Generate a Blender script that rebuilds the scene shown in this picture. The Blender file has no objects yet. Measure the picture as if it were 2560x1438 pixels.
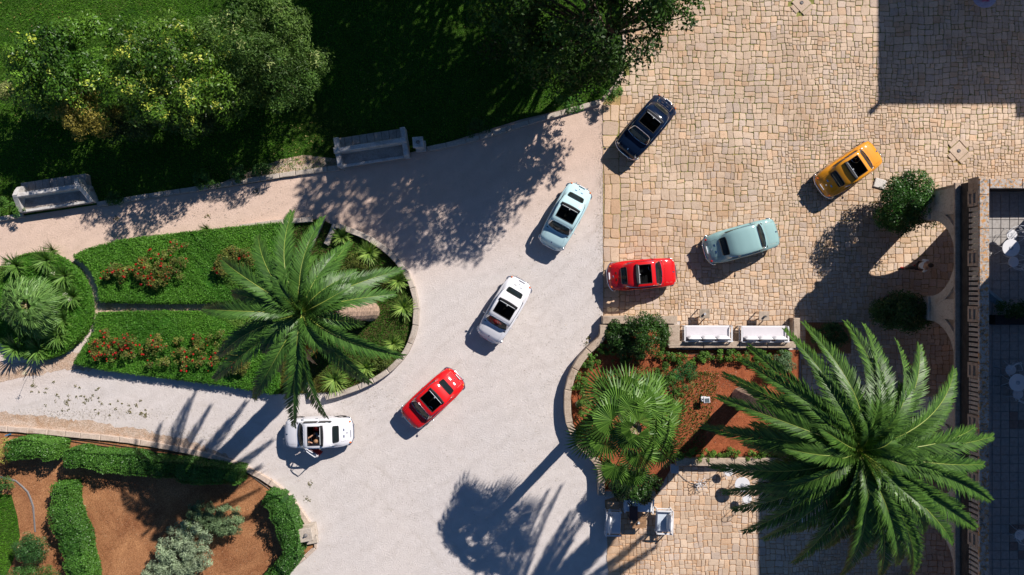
import bpy, bmesh, math, random
import numpy as np
from mathutils import Vector, Matrix, noise

random.seed(7)
RNG = np.random.default_rng(7)
S = bpy.context.scene
COL = S.collection
R = math.radians

# ------------------------------------------------------------------ camera, sky, sun, exposure
H, F = 30.0, 1680.0            # drone height in metres, focal length in photo pixels
cam_data = bpy.data.cameras.new("camera")
cam = bpy.data.objects.new("camera", cam_data)
COL.objects.link(cam)
cam.location = (0, 0, H)
cam_data.sensor_width = 36
cam_data.lens = 36 * F / 2560
cam_data.clip_end = 1000
S.camera = cam

SUN_EL, SUN_AZ = 37.0, 43.5     # azimuth clockwise from +Y
w = bpy.data.worlds.new("World"); S.world = w; w.use_nodes = True
nt = w.node_tree; nt.nodes.clear()
sky = nt.nodes.new("ShaderNodeTexSky"); sky.sky_type = 'NISHITA'
sky.sun_disc = False; sky.sun_elevation = R(SUN_EL); sky.sun_rotation = R(SUN_AZ)
sky.air_density = 1.0; sky.dust_density = 0.2; sky.ozone_density = 4.0
bg = nt.nodes.new("ShaderNodeBackground"); bg.inputs[1].default_value = 0.05
wo = nt.nodes.new("ShaderNodeOutputWorld")
tint = nt.nodes.new("ShaderNodeMix"); tint.data_type = 'RGBA'; tint.blend_type = 'MULTIPLY'; tint.inputs[0].default_value = 1.0; tint.inputs[7].default_value = (0.58, 0.78, 0.98, 1)
nt.links.new(sky.outputs[0], tint.inputs[6]); nt.links.new(tint.outputs[2], bg.inputs[0]); nt.links.new(bg.outputs[0], wo.inputs[0])
sl = bpy.data.lights.new("sun", 'SUN'); sl.energy = 5.0; sl.angle = R(0.5); sl.color = (1.0, 0.93, 0.86)
so = bpy.data.objects.new("sun", sl); COL.objects.link(so); so.location = (20, 20, 30)
d = Vector((-math.sin(R(SUN_AZ)) * math.cos(R(SUN_EL)), -math.cos(R(SUN_AZ)) * math.cos(R(SUN_EL)), -math.sin(R(SUN_EL))))
so.rotation_euler = d.to_track_quat('-Z', 'Y').to_euler()
S.view_settings.view_transform = 'Standard'; S.view_settings.look = 'None'
S.view_settings.exposure = 0.42; S.view_settings.gamma = 1.0; S.view_settings.use_curve_mapping = False
S.cycles.max_bounces = 5; S.cycles.diffuse_bounces = 2; S.cycles.transparent_max_bounces = 6

def at(px, py, z=0.0):
    """photo pixel on the level z -> world point"""
    return Vector(((px - 1280) / F * (H - z), (719 - py) / F * (H - z), z))

# ------------------------------------------------------------------ materials
MATS = {}
def new_mat(name):
    m = bpy.data.materials.new(name); m.use_nodes = True
    n = m.node_tree.nodes; b = n["Principled BSDF"]
    MATS[name] = m
    return m, n, m.node_tree.links, b

def pos_noise(n, l, scale, detail=4, rough=0.55, dist=0.0):
    g = n.new("ShaderNodeNewGeometry")
    t = n.new("ShaderNodeTexNoise"); t.inputs["Scale"].default_value = scale
    t.inputs["Detail"].default_value = detail; t.inputs["Roughness"].default_value = rough
    t.inputs["Distortion"].default_value = dist
    l.new(g.outputs["Position"], t.inputs["Vector"])
    return t
def ramp(n, l, src, stops):
    r = n.new("ShaderNodeValToRGB"); e = r.color_ramp.elements
    while len(e) < len(stops): e.new(0.5)
    for i, (p, c) in enumerate(stops):
        e[i].position = p; e[i].color = (*c, 1) if len(c) == 3 else c
    l.new(src, r.inputs[0]); return r
def mixc(n, l, a, b, fac=0.5, mode='MIX'):
    m = n.new("ShaderNodeMix"); m.data_type = 'RGBA'; m.blend_type = mode
    for v, i in ((a, 6), (b, 7)):
        if hasattr(v, "links"): l.new(v, m.inputs[i])
        else: m.inputs[i].default_value = (*v, 1)
    if hasattr(fac, "links"): l.new(fac, m.inputs[0])
    else: m.inputs[0].default_value = fac
    return m.outputs[2]
def bump(n, l, b, src, strength=0.4, dist=0.02):
    k = n.new("ShaderNodeBump"); k.inputs["Strength"].default_value = strength; k.inputs["Distance"].default_value = dist
    l.new(src, k.inputs["Height"]); l.new(k.outputs[0], b.inputs["Normal"])

def plain(name, col, rough=0.6, metal=0.0, var=0.12, scale=6.0, coat=0.0, bmp=0.0, spec=0.5):
    m, n, l, b = new_mat(name)
    t = pos_noise(n, l, scale)
    c0 = tuple(max(0, v * (1 - var)) for v in col); c1 = tuple(v * (1 + var) for v in col)
    r = ramp(n, l, t.outputs[0], [(0.3, c0), (0.7, c1)])
    l.new(r.outputs[0], b.inputs["Base Color"])
    b.inputs["Roughness"].default_value = rough; b.inputs["Metallic"].default_value = metal
    b.inputs["Coat Weight"].default_value = coat; b.inputs["Coat Roughness"].default_value = 0.05
    b.inputs["Specular IOR Level"].default_value = spec
    if bmp: bump(n, l, b, t.outputs[0], bmp)
    return m

def leaf_mat(name, rough=0.45, trans=0.25, spec=0.4):
    """colour comes from the 'tint' attribute of each leaf"""
    m, n, l, b = new_mat(name)
    a = n.new("ShaderNodeAttribute"); a.attribute_name = "tint"
    l.new(a.outputs[0], b.inputs["Base Color"])
    b.inputs["Roughness"].default_value = rough; b.inputs["Specular IOR Level"].default_value = spec
    tr = n.new("ShaderNodeBsdfTranslucent")
    c = mixc(n, l, a.outputs[0], (1.3, 1.5, 0.5), 1.0, 'MULTIPLY'); l.new(c, tr.inputs[0])
    mx = n.new("ShaderNodeMixShader"); mx.inputs[0].default_value = trans
    l.new(b.outputs[0], mx.inputs[1]); l.new(tr.outputs[0], mx.inputs[2])
    l.new(mx.outputs[0], n["Material Output"].inputs[0])
    return m

LEAF = leaf_mat("leaf", .55, .20, .25); LEAF_GLOSSY = leaf_mat("leaf_glossy", 0.42, 0.15, 0.3); GRASS = leaf_mat("grass_blade", 0.6, 0.3, 0.2)
FROND = leaf_mat("frond", 0.45, 0.12, 0.32)
PETAL = leaf_mat("petal", 0.5, 0.2, 0.3)

# gravel of the drive
m, n, l, b = new_mat("gravel")
big = pos_noise(n, l, 0.22, 4, 0.6, 0.4); mid = pos_noise(n, l, 2.2, 5, 0.65, 0.3); fine = pos_noise(n, l, 26, 4, 0.75); spk = pos_noise(n, l, 7.5, 6, 0.8, 1.2)
c = ramp(n, l, big.outputs[0], [(0.35, (0.585, 0.545, 0.53)), (0.65, (0.615, 0.565, 0.54))])
c2 = ramp(n, l, mid.outputs[0], [(0.3, (0.93, 0.92, 0.905)), (0.6, (1.02, 1.015, 1.01))])
c3 = ramp(n, l, fine.outputs[0], [(0.28, (0.80, 0.77, 0.74)), (0.44, (1, 1, 1)), (0.75, (1.06, 1.06, 1.06))])
o = mixc(n, l, c.outputs[0], c2.outputs[0], 1.0, 'MULTIPLY'); o = mixc(n, l, o, c3.outputs[0], 1.0, 'MULTIPLY')
c4 = ramp(n, l, spk.outputs[0], [(0.29, (0.70, 0.65, 0.60)), (0.37, (0.98, 0.975, 0.97)), (0.6, (1.0, 1.0, 1.0)), (0.72, (1.10, 1.10, 1.10))])  # low end paints the small shadows of gravel pits into the colour
o = mixc(n, l, o, c4.outputs[0], 1.0, 'MULTIPLY')
# warmer earthy edge towards the north-west path
g = n.new("ShaderNodeNewGeometry"); sx = n.new("ShaderNodeSeparateXYZ"); l.new(g.outputs[0], sx.inputs[0])
ma = n.new("ShaderNodeMath"); ma.operation = 'MULTIPLY_ADD'; ma.inputs[1].default_value = -0.06; ma.inputs[2].default_value = -0.15; l.new(sx.outputs[0], ma.inputs[0])
mb_ = n.new("ShaderNodeMath"); mb_.operation = 'MULTIPLY_ADD'; mb_.inputs[1].default_value = 0.22; l.new(sx.outputs[1], mb_.inputs[0]); l.new(ma.outputs[0], mb_.inputs[2]); mb_.use_clamp = True
o = mixc(n, l, o, mixc(n, l, o, (1.06, 0.87, 0.74), 1.0, 'MULTIPLY'), mb_.outputs[0])
# faint curved wheel tracks
wv = n.new("ShaderNodeTexWave"); wv.inputs["Scale"].default_value = 0.35; wv.inputs["Distortion"].default_value = 14.0; wv.inputs["Detail"].default_value = 3; wv.inputs["Detail Scale"].default_value = 0.4
mp = n.new("ShaderNodeMapping"); mp.inputs["Rotation"].default_value = (0, 0, 1.1); l.new(g.outputs[0], mp.inputs[0]); l.new(mp.outputs[0], wv.inputs[0])
tr = ramp(n, l, wv.outputs[1], [(0.0, (0.97, 0.967, 0.965)), (0.3, (1, 1, 1)), (1, (1.01, 1.01, 1.01))])
o = mixc(n, l, o, tr.outputs[0], 1.0, 'MULTIPLY')
def track(o, p0, p1, p2, offs, seed):
    (ax, ay), (bx, by), (cx, cy) = [tuple(at(*p)[:2]) for p in (p0, p1, p2)]
    D = 2 * (ax * (by - cy) + bx * (cy - ay) + cx * (ay - by)); A2, B2, C2 = ax * ax + ay * ay, bx * bx + by * by, cx * cx + cy * cy
    ux = (A2 * (by - cy) + B2 * (cy - ay) + C2 * (ay - by)) / D; uy = (A2 * (cx - bx) + B2 * (ax - cx) + C2 * (bx - ax)) / D; rr = math.hypot(ax - ux, ay - uy)
    fl = n.new("ShaderNodeVectorMath"); fl.operation = 'MULTIPLY'; fl.inputs[1].default_value = (1, 1, 0); l.new(g.outputs[0], fl.inputs[0])
    ds = n.new("ShaderNodeVectorMath"); ds.operation = 'DISTANCE'; ds.inputs[1].default_value = (ux, uy, 0); l.new(fl.outputs[0], ds.inputs[0])
    wob = pos_noise(n, l, .5, 2, .5); wm = n.new("ShaderNodeMath"); wm.operation = 'MULTIPLY_ADD'; wm.inputs[1].default_value = .5; l.new(wob.outputs[0], wm.inputs[0]); l.new(ds.outputs["Value"], wm.inputs[2])
    brk = pos_noise(n, l, .8 + seed * .13, 3, .7); bk = ramp(n, l, brk.outputs[0], [(.42, (0, 0, 0)), (.62, (1, 1, 1))])
    for off, dark in offs:
        sb = n.new("ShaderNodeMath"); sb.operation = 'SUBTRACT'; sb.inputs[1].default_value = rr + .25 + off; l.new(wm.outputs[0], sb.inputs[0])
        ab = n.new("ShaderNodeMath"); ab.operation = 'ABSOLUTE'; l.new(sb.outputs[0], ab.inputs[0])
        rp = ramp(n, l, ab.outputs[0], [(.03, (1, 1, 1)), (.11, (0, 0, 0))])
        f_ = mixc(n, l, rp.outputs[0], bk.outputs[0], 1.0, 'MULTIPLY')
        k_ = n.new("ShaderNodeMath"); k_.operation = 'MULTIPLY'; k_.inputs[1].default_value = .8; l.new(f_, k_.inputs[0])
        o = mixc(n, l, o, mixc(n, l, o, dark, 1.0, 'MULTIPLY'), k_.outputs[0])
    return o
o = track(o, (795, 1082), (1261, 775), (1616, 317), ((-.55, (.90, .885, .87)), (.55, (.90, .885, .87)), (-1.5, (1.06, 1.06, 1.06)), (1.35, (.93, .92, .91)), (2.3, (1.05, 1.05, 1.05))), 1)
o = track(o, (0, 1000), (650, 1030), (1150, 1438), ((-.5, (.91, .90, .88)), (.5, (.91, .90, .88)), (1.5, (1.05, 1.05, 1.05))), 2)
l.new(o, b.inputs["Base Color"]); b.inputs["Roughness"].default_value = 0.95; b.inputs["Specular IOR Level"].default_value = 0.15
add = n.new("ShaderNodeMath"); add.operation = 'ADD'; l.new(spk.outputs[0], add.inputs[0]); l.new(fine.outputs[0], add.inputs[1])
bump(n, l, b, add.outputs[0], 0.6, 0.04)
GRAVEL = m

# paving stone: tint attribute x pits and stains
m, n, l, b = new_mat("paving_stone")
a = n.new("ShaderNodeAttribute"); a.attribute_name = "tint"
t1 = pos_noise(n, l, 9, 5, 0.7, 0.6); t2 = pos_noise(n, l, 0.9, 4, 0.6, 0.8); t3 = pos_noise(n, l, 30, 3, 0.7)
r1 = ramp(n, l, t1.outputs[0], [(0.30, (0.70, 0.62, 0.55)), (0.42, (0.97, 0.96, 0.95)), (0.7, (1.08, 1.07, 1.06))])
r3 = ramp(n, l, t3.outputs[0], [(0.3, (0.72, 0.69, 0.66)), (0.5, (1, 1, 1))])
o = mixc(n, l, a.outputs[0], r1.outputs[0], 1.0, 'MULTIPLY'); o = mixc(n, l, o, r3.outputs[0], 1.0, 'MULTIPLY')
st = ramp(n, l, t2.outputs[0], [(0.56, (0, 0, 0)), (0.72, (0.5, 0.5, 0.5))])
wr = pos_noise(n, l, 0.32, 3, 0.6, 0.8); wrr = ramp(n, l, wr.outputs[0], [(0.35, (0.86, 0.83, 0.80)), (0.55, (1.0, 1.0, 1.0)), (0.7, (1.07, 1.08, 1.09))]); o = mixc(n, l, o, wrr.outputs[0], 1.0, 'MULTIPLY')
o = mixc(n, l, o, (0.40, 0.23, 0.12), st.outputs[0])
l.new(o, b.inputs["Base Color"]); b.inputs["Roughness"].default_value = 0.75; b.inputs["Specular IOR Level"].default_value = 0.3
bump(n, l, b, t1.outputs[0], 0.5, 0.02)
PAVER = m
# soil and moss in the joints
m, n, l, b = new_mat("joint_soil")
t1 = pos_noise(n, l, 0.45, 4, 0.7, 0.5); t2 = pos_noise(n, l, 12, 4)
g = n.new("ShaderNodeNewGeometry"); sx = n.new("ShaderNodeSeparateXYZ"); l.new(g.outputs[0], sx.inputs[0])
ma = n.new("ShaderNodeMath"); ma.operation = 'MULTIPLY_ADD'; ma.inputs[1].default_value = 0.028; l.new(sx.outputs[1], ma.inputs[0]); l.new(t1.outputs[0], ma.inputs[2])
r = ramp(n, l, ma.outputs[0], [(0.40, (0.50, 0.28, 0.14)), (0.56, (0.44, 0.29, 0.13)), (0.74, (0.25, 0.25, 0.07))])
r2 = ramp(n, l, t2.outputs[0], [(0.3, (0.6, 0.6, 0.6)), (0.7, (1.15, 1.15, 1.15))])
l.new(mixc(n, l, r.outputs[0], r2.outputs[0], 1.0, 'MULTIPLY'), b.inputs["Base Color"]); b.inputs["Roughness"].default_value = 1.0
bump(n, l, b, t2.outputs[0], 0.6, 0.03)
JOINT = m

def soil(name, a_, b_, sc=1.2):
    m, n, l, b = new_mat(name)
    t1 = pos_noise(n, l, sc, 5, 0.65, 0.6); t2 = pos_noise(n, l, 22, 4, 0.7)
    r = ramp(n, l, t1.outputs[0], [(0.3, a_), (0.7, b_)])
    r2 = ramp(n, l, t2.outputs[0], [(0.3, (0.45, 0.43, 0.40)), (0.5, (1, 1, 1)), (0.72, (1.5, 1.55, 1.6))])
    l.new(mixc(n, l, r.outputs[0], r2.outputs[0], 1.0, 'MULTIPLY'), b.inputs["Base Color"]); b.inputs["Roughness"].default_value = 1.0
    b.inputs["Specular IOR Level"].default_value = 0.1
    bump(n, l, b, t2.outputs[0], 0.6, 0.03)
    return m
SOIL = soil("red_soil", (0.20, 0.080, 0.036), (0.40, 0.195, 0.09), .7)
SOIL_R = soil("terracotta_soil", (0.21, 0.06, 0.027), (0.34, 0.105, 0.045), 2.2)
SOIL_L = soil("pale_earth", (0.38, 0.24, 0.15), (0.56, 0.45, 0.37), 2.2)
LAWN = soil("lawn_earth", (0.025, 0.07, 0.010), (0.055, 0.10, 0.016), 1.5)

def stone(name, col, dirt, sc=3.0, thr=0.5, bmp=0.4):
    m, n, l, b = new_mat(name)
    t1 = pos_noise(n, l, sc, 6, 0.7, 0.5); t2 = pos_noise(n, l, sc * 7, 4, 0.7)
    r = ramp(n, l, t1.outputs[0], [(thr - 0.14, dirt), (thr + 0.06, col), (0.8, tuple(v * 1.1 for v in col))])
    r2 = ramp(n, l, t2.outputs[0], [(0.3, (0.72, 0.70, 0.68)), (0.6, (1.04, 1.04, 1.04))])
    l.new(mixc(n, l, r.outputs[0], r2.outputs[0], 1.0, 'MULTIPLY'), b.inputs["Base Color"]); b.inputs["Roughness"].default_value = 0.85
    bump(n, l, b, t2.outputs[0], bmp, 0.02)
    return m
KERB = stone("kerb_stone", (0.47, 0.41, 0.35), (0.30, 0.24, 0.19), 2.5, 0.42)
KERB_PINK = stone("kerb_warm", (0.52, 0.42, 0.35), (0.36, 0.26, 0.19), 2.5, 0.40)
BENCH = stone("bench_stone", (0.56, 0.54, 0.52), (0.36, 0.34, 0.32), 2.5, 0.45)
BENCH_D = stone("bench_dark_stone", (0.40, 0.35, 0.31), (0.26, 0.22, 0.19), 3, 0.45)
WALL = stone("wall_stone", (0.44, 0.35, 0.27), (0.25, 0.17, 0.12), 2.0, 0.45)
FACADE = stone("facade_stone", (0.40, 0.31, 0.24), (0.24, 0.17, 0.12), 1.6, 0.45)
FACADE_P = stone("facade_pale", (0.46, 0.40, 0.34), (0.30, 0.24, 0.19), 2.2, 0.42)
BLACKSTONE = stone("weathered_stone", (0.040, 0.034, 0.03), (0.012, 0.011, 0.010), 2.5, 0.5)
TILE = stone("terrace_tile", (0.35, 0.33, 0.315), (0.28, 0.26, 0.245), 1.5, 0.35, 0.15)
GROUT = plain("grout", (.33, .31, .29), .9, 0, .1)
TILE_D = stone("dark_tile", (0.24, 0.185, 0.165), (0.15, 0.11, 0.10), 1.5, 0.35, 0.15)
# lichened coping
m, n, l, b = new_mat("lichen_stone")
t1 = pos_noise(n, l, 5.5, 5, 0.75, 0.4); t2 = pos_noise(n, l, 9, 5, 0.75, 0.3); t2.inputs["Scale"].default_value = 8.3
r = ramp(n, l, t1.outputs[0], [(0.38, (0.09, 0.08, 0.07)), (0.47, (0.38, 0.34, 0.30)), (0.62, (0.52, 0.46, 0.42))])
k = ramp(n, l, t2.outputs[0], [(0.50, (0, 0, 0)), (0.57, (1, 1, 1))])
l.new(mixc(n, l, r.outputs[0], (0.50, 0.24, 0.07), k.outputs[0]), b.inputs["Base Color"]); b.inputs["Roughness"].default_value = 0.95
bump(n, l, b, t1.outputs[0], 0.4, 0.02)
LICHEN = m

WHITE = plain("white_metal", (0.66, 0.66, 0.68), 0.4, 0, 0.03)
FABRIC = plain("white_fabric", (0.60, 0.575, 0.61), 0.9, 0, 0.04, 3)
CUSH = plain("cushion", (0.66, 0.66, 0.68), 0.9, 0, 0.03, 4, bmp=0.3)
WOOD = plain("table_wood", (0.30, 0.17, 0.09), 0.55, 0, 0.35, 9)
SLATE = plain("table_top_stone", (0.30, 0.24, 0.18), 0.6, 0, 0.3, 7)
BARK = plain("bark", (0.10, 0.07, 0.05), 0.95, 0, 0.4, 9, bmp=0.8)
PALMBARK = plain("palm_bark", (0.36, 0.25, 0.18), 0.95, 0, 0.45, 7, bmp=0.9)
CHROME = plain("chrome", (0.80, 0.81, 0.83), 0.12, 1.0, 0.02)
RUBBER = plain("rubber", (0.012, 0.012, 0.013), 0.7, 0, 0.2)
BLACKFAB = plain("black_canvas", (0.012, 0.012, 0.014), 0.75, 0, 0.3)
DARKINT = plain("dark_interior", (0.008, 0.008, 0.008), 0.8, 0, 0.2)
ORANGE = plain("amber_lens", (0.75, 0.16, 0.02), 0.25, 0, 0.1)
REDLENS = plain("red_lens", (0.45, 0.01, 0.01), 0.25, 0, 0.1)
LENS = plain("lamp_lens", (0.65, 0.68, 0.70), 0.1, 0, 0.05)
PLATE = plain("plate_white", (0.70, 0.72, 0.76), 0.5, 0, 0.05)
PLATE_B = plain("plate_mark", (0.02, 0.02, 0.025), 0.5, 0, 0.1)
HOSE = plain("hose_black", (0.015, 0.015, 0.016), 0.5, 0, 0.1)
HOSE_G = plain("hose_grey", (0.16, 0.15, 0.15), 0.6, 0, 0.1)
BLUEP = plain("blue_plastic", (0.03, 0.16, 0.32), 0.4, 0, 0.1)
SKIN = plain("skin", (0.42, 0.23, 0.15), 0.55, 0, 0.08)
HAIR_D = plain("dark_hair", (0.02, 0.013, 0.01), 0.6, 0, 0.2)
HAIR_L = plain("light_brown_hair", (0.30, 0.16, 0.08), 0.6, 0, 0.2)
SHIRT_W = plain("white_shirt", (0.70, 0.70, 0.72), 0.9, 0, 0.05)
SHIRT_B = plain("blue_shirt", (0.09, 0.20, 0.30), 0.9, 0, 0.1)
TROUSER = plain("dark_trousers", (0.02, 0.018, 0.02), 0.9, 0, 0.1)
REDCLOTH = plain("red_cloth", (0.42, 0.015, 0.015), 0.7, 0, 0.2)
SHADE_BLUE_FAB = plain("painted_shade_fabric", (.50, .56, .64), .9, 0, .05, 3)  # white seat fabric with the blue of the shade mixed into its colour
GREYSEAT = plain("grey_vinyl", (0.22, 0.21, 0.19), 0.5, 0, 0.1)
REDSEAT = plain("red_vinyl", (0.30, 0.012, 0.015), 0.45, 0, 0.1)
POT = plain("terracotta_pot", (0.28, 0.17, 0.11), 0.85, 0, 0.25)
BLUECLOTH = plain("faded_blue_cloth", (0.20, 0.30, 0.36), 0.9, 0, 0.15)
PLASTER = plain("plaster", (0.50, 0.45, 0.38), 0.9, 0, 0.1, 2)
ROOFM = plain("flat_roof", (0.35, 0.32, 0.28), 0.9, 0, 0.15, 2)
GREYBOX = plain("grey_slab", (0.38, 0.40, 0.44), 0.7, 0, 0.1)
m, n, l, b = new_mat("car_glass")
b.inputs["Base Color"].default_value = (0.02, 0.028, 0.028, 1); b.inputs["Roughness"].default_value = 0.04; b.inputs["Specular IOR Level"].default_value = 0.6
tp = n.new("ShaderNodeBsdfTransparent"); tp.inputs[0].default_value = (0.42, 0.46, 0.44, 1)
mx = n.new("ShaderNodeMixShader"); mx.inputs[0].default_value = 0.45
l.new(b.outputs[0], mx.inputs[1]); l.new(tp.outputs[0], mx.inputs[2]); l.new(mx.outputs[0], n["Material Output"].inputs[0])
GLASS = m
def paint(name, col, metal=0.0):
    return plain(name, col, 0.5, metal, 0.015, 2.0, coat=1.0, spec=0.12)

# ------------------------------------------------------------------ mesh helpers
def tag(o, label=None, cat=None, group=None, kind=None):
    if label: o["label"] = label
    if cat: o["category"] = cat
    if group: o["group"] = group
    if kind: o["kind"] = kind
    return o
WLOC = {}
def empty(name, loc=(0, 0, 0), rz=0.0, label=None, cat=None, group=None, kind=None):
    o = bpy.data.objects.new(name, None); COL.objects.link(o)
    o.location = loc; o.rotation_euler = (0, 0, rz); o.empty_display_size = 0.3
    WLOC[o.name] = Vector(loc)
    return tag(o, label, cat, group, kind)

def link(name, me, mat, parent=None):
    if mat is not None: me.materials.append(mat)
    o = bpy.data.objects.new(name, me); COL.objects.link(o)
    if parent is not None: o.parent = parent
    return o

def set_tint(me, per_face, nv):
    at_ = me.color_attributes.new("tint", 'FLOAT_COLOR', 'CORNER')
    c = np.ones((len(per_face), nv, 4), np.float32); c[:, :, :3] = np.asarray(per_face)[:, None, :]
    at_.data.foreach_set("color", c.ravel())

def polys(name, V, mat, parent=None, cols=None, off=None, smooth=False):
    """V: (n,k,3) array of n separate k-gons"""
    V = np.asarray(V, np.float32); n_, k_ = V.shape[:2]
    if off is not None: V = V - np.array(off, np.float32)
    me = bpy.data.meshes.new(name)
    me.vertices.add(n_ * k_); me.vertices.foreach_set("co", V.ravel())
    me.loops.add(n_ * k_); me.loops.foreach_set("vertex_index", np.arange(n_ * k_, dtype=np.int32))
    me.polygons.add(n_); me.polygons.foreach_set("loop_start", np.arange(0, n_ * k_, k_, dtype=np.int32))
    me.update(calc_edges=True)
    if cols is not None: set_tint(me, cols, k_)
    return link(name, me, mat, parent)

class MB:
    def __init__(s): s.v = []; s.f = []; s.c = []
    def add(s, vs, fs, col=None):
        b0 = len(s.v); s.v += [tuple(v) for v in vs]; s.f += [tuple(i + b0 for i in f) for f in fs]
        s.c += [col] * len(fs)
        return s
    def box(s, c, sz, rz=0.0, bev=0.0, M=None):
        x, y, z = sz[0] / 2, sz[1] / 2, sz[2] / 2
        b_ = min(bev, x * .9, y * .9, z * .9)
        ca, sa = math.cos(rz), math.sin(rz)
        if b_ > 0:
            vs = []
            for (zz, ins) in ((-z, b_), (-z + b_, 0), (z - b_, 0), (z, b_)):
                for (sx_, sy_) in ((-1, -1), (1, -1), (1, 1), (-1, 1)): vs.append((sx_ * (x - ins), sy_ * (y - ins), zz))
            fs = [(3, 2, 1, 0), (12, 13, 14, 15)]
            for r_ in range(3):
                for i in range(4): fs.append((r_ * 4 + i, r_ * 4 + (i + 1) % 4, r_ * 4 + 4 + (i + 1) % 4, r_ * 4 + 4 + i))
        else:
            vs = [(-x, -y, -z), (x, -y, -z), (x, y, -z), (-x, y, -z), (-x, -y, z), (x, -y, z), (x, y, z), (-x, y, z)]
            fs = [(3, 2, 1, 0), (4, 5, 6, 7), (0, 1, 5, 4), (1, 2, 6, 5), (2, 3, 7, 6), (3, 0, 4, 7)]
        out = []
        for v in vs:
            if M is not None:
                q = M @ Vector(v); out.append((q.x + c[0], q.y + c[1], q.z + c[2]))
            else: out.append((v[0] * ca - v[1] * sa + c[0], v[0] * sa + v[1] * ca + c[1], v[2] + c[2]))
        return s.add(out, fs)
    def prism(s, pts, z0, z1, bev=0.0):
        n_ = len(pts); A = sum(pts[i][0] * pts[(i + 1) % n_][1] - pts[(i + 1) % n_][0] * pts[i][1] for i in range(n_))
        if A < 0: pts = pts[::-1]
        cx = sum(p[0] for p in pts) / n_; cy = sum(p[1] for p in pts) / n_
        vs = [(p[0], p[1], z0) for p in pts] + [(p[0], p[1], z1 - bev) for p in pts]
        fs = [tuple(range(n_ - 1, -1, -1))]
        for i in range(n_): fs.append((i, (i + 1) % n_, n_ + (i + 1) % n_, n_ + i))
        if bev > 0:
            for i, p in enumerate(pts):
                dv = Vector((cx - p[0], cy - p[1])); L = dv.length or 1; dv *= min(bev * 1.4 / L, .5)
                vs.append((p[0] + dv.x, p[1] + dv.y, z1))
            for i in range(n_): fs.append((n_ + i, n_ + (i + 1) % n_, 2 * n_ + (i + 1) % n_, 2 * n_ + i))
            fs.append(tuple(range(2 * n_, 3 * n_)))
        else: fs.append(tuple(range(n_, 2 * n_)))
        return s.add(vs, fs)
    def tube(s, pts, r, seg=6, closed=False):
        pts = [Vector(p) for p in pts]; n_ = len(pts)
        rs = r if isinstance(r, (list, tuple)) else [r] * n_
        vs = []; prev = None
        for i, p in enumerate(pts):
            a_ = pts[(i - 1) % n_] if (i > 0 or closed) else pts[0]
            b_ = pts[(i + 1) % n_] if (i < n_ - 1 or closed) else pts[-1]
            t = (b_ - a_).normalized() if (b_ - a_).length > 1e-9 else Vector((0, 0, 1))
            u = prev if prev is not None else (Vector((0, 0, 1)) if abs(t.z) < .9 else Vector((1, 0, 0)))
            u = (u - t * u.dot(t)).normalized(); prev = u; v_ = t.cross(u)
            for k_ in range(seg):
                an = 2 * math.pi * k_ / seg
                q = p + (u * math.cos(an) + v_ * math.sin(an)) * rs[i]; vs.append(tuple(q))
        fs = []
        for i in range(n_ if closed else n_ - 1):
            j = (i + 1) % n_
            for k_ in range(seg): fs.append((i * seg + k_, i * seg + (k_ + 1) % seg, j * seg + (k_ + 1) % seg, j * seg + k_))
        if not closed: fs += [tuple(range(seg - 1, -1, -1)), tuple((n_ - 1) * seg + k_ for k_ in range(seg))]
        return s.add(vs, fs)
    def lathe(s, c, prof, seg=20):
        vs = []; fs = []
        for (r_, z_) in prof:
            for k_ in range(seg):
                an = 2 * math.pi * k_ / seg; vs.append((c[0] + r_ * math.cos(an), c[1] + r_ * math.sin(an), c[2] + z_))
        for i in range(len(prof) - 1):
            for k_ in range(seg): fs.append((i * seg + k_, i * seg + (k_ + 1) % seg, (i + 1) * seg + (k_ + 1) % seg, (i + 1) * seg + k_))
        fs += [tuple(range(seg - 1, -1, -1)), tuple((len(prof) - 1) * seg + k_ for k_ in range(seg))]
        return s.add(vs, fs)
    def ell(s, c, r, seg=12, rings=8, M=None):
        vs = []; fs = []
        for i in range(rings + 1):
            th = math.pi * i / rings
            for k_ in range(seg):
                an = 2 * math.pi * k_ / seg
                q = Vector((r[0] * math.sin(th) * math.cos(an), r[1] * math.sin(th) * math.sin(an), -r[2] * math.cos(th)))
                if M is not None: q = M @ q
                vs.append((c[0] + q.x, c[1] + q.y, c[2] + q.z))
        for i in range(rings):
            for k_ in range(seg): fs.append((i * seg + k_, i * seg + (k_ + 1) % seg, (i + 1) * seg + (k_ + 1) % seg, (i + 1) * seg + k_))
        return s.add(vs, fs)
    def build(s, name, mat, parent=None, world=False, smooth=False, tint=None):
        vs = s.v
        if world and parent is not None:
            o_ = WLOC[parent.name]; vs = [(v[0] - o_.x, v[1] - o_.y, v[2] - o_.z) for v in vs]
        me = bpy.data.meshes.new(name); me.from_pydata(vs, [], s.f)
        if tint is not None:
            a_ = me.color_attributes.new("tint", 'FLOAT_COLOR', 'CORNER')
            a_.data.foreach_set("color", np.tile(np.array([*tint, 1], np.float32), len(me.loops)))
        elif s.c and s.c[0] is not None:
            a_ = me.color_attributes.new("tint", 'FLOAT_COLOR', 'CORNER'); buf = []
            for f_, c_ in zip(s.f, s.c): buf += [*c_, 1.0] * len(f_)
            a_.data.foreach_set("color", buf)
        if smooth: me.polygons.foreach_set("use_smooth", [True] * len(me.polygons))
        me.update()
        return link(name, me, mat, parent)

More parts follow.
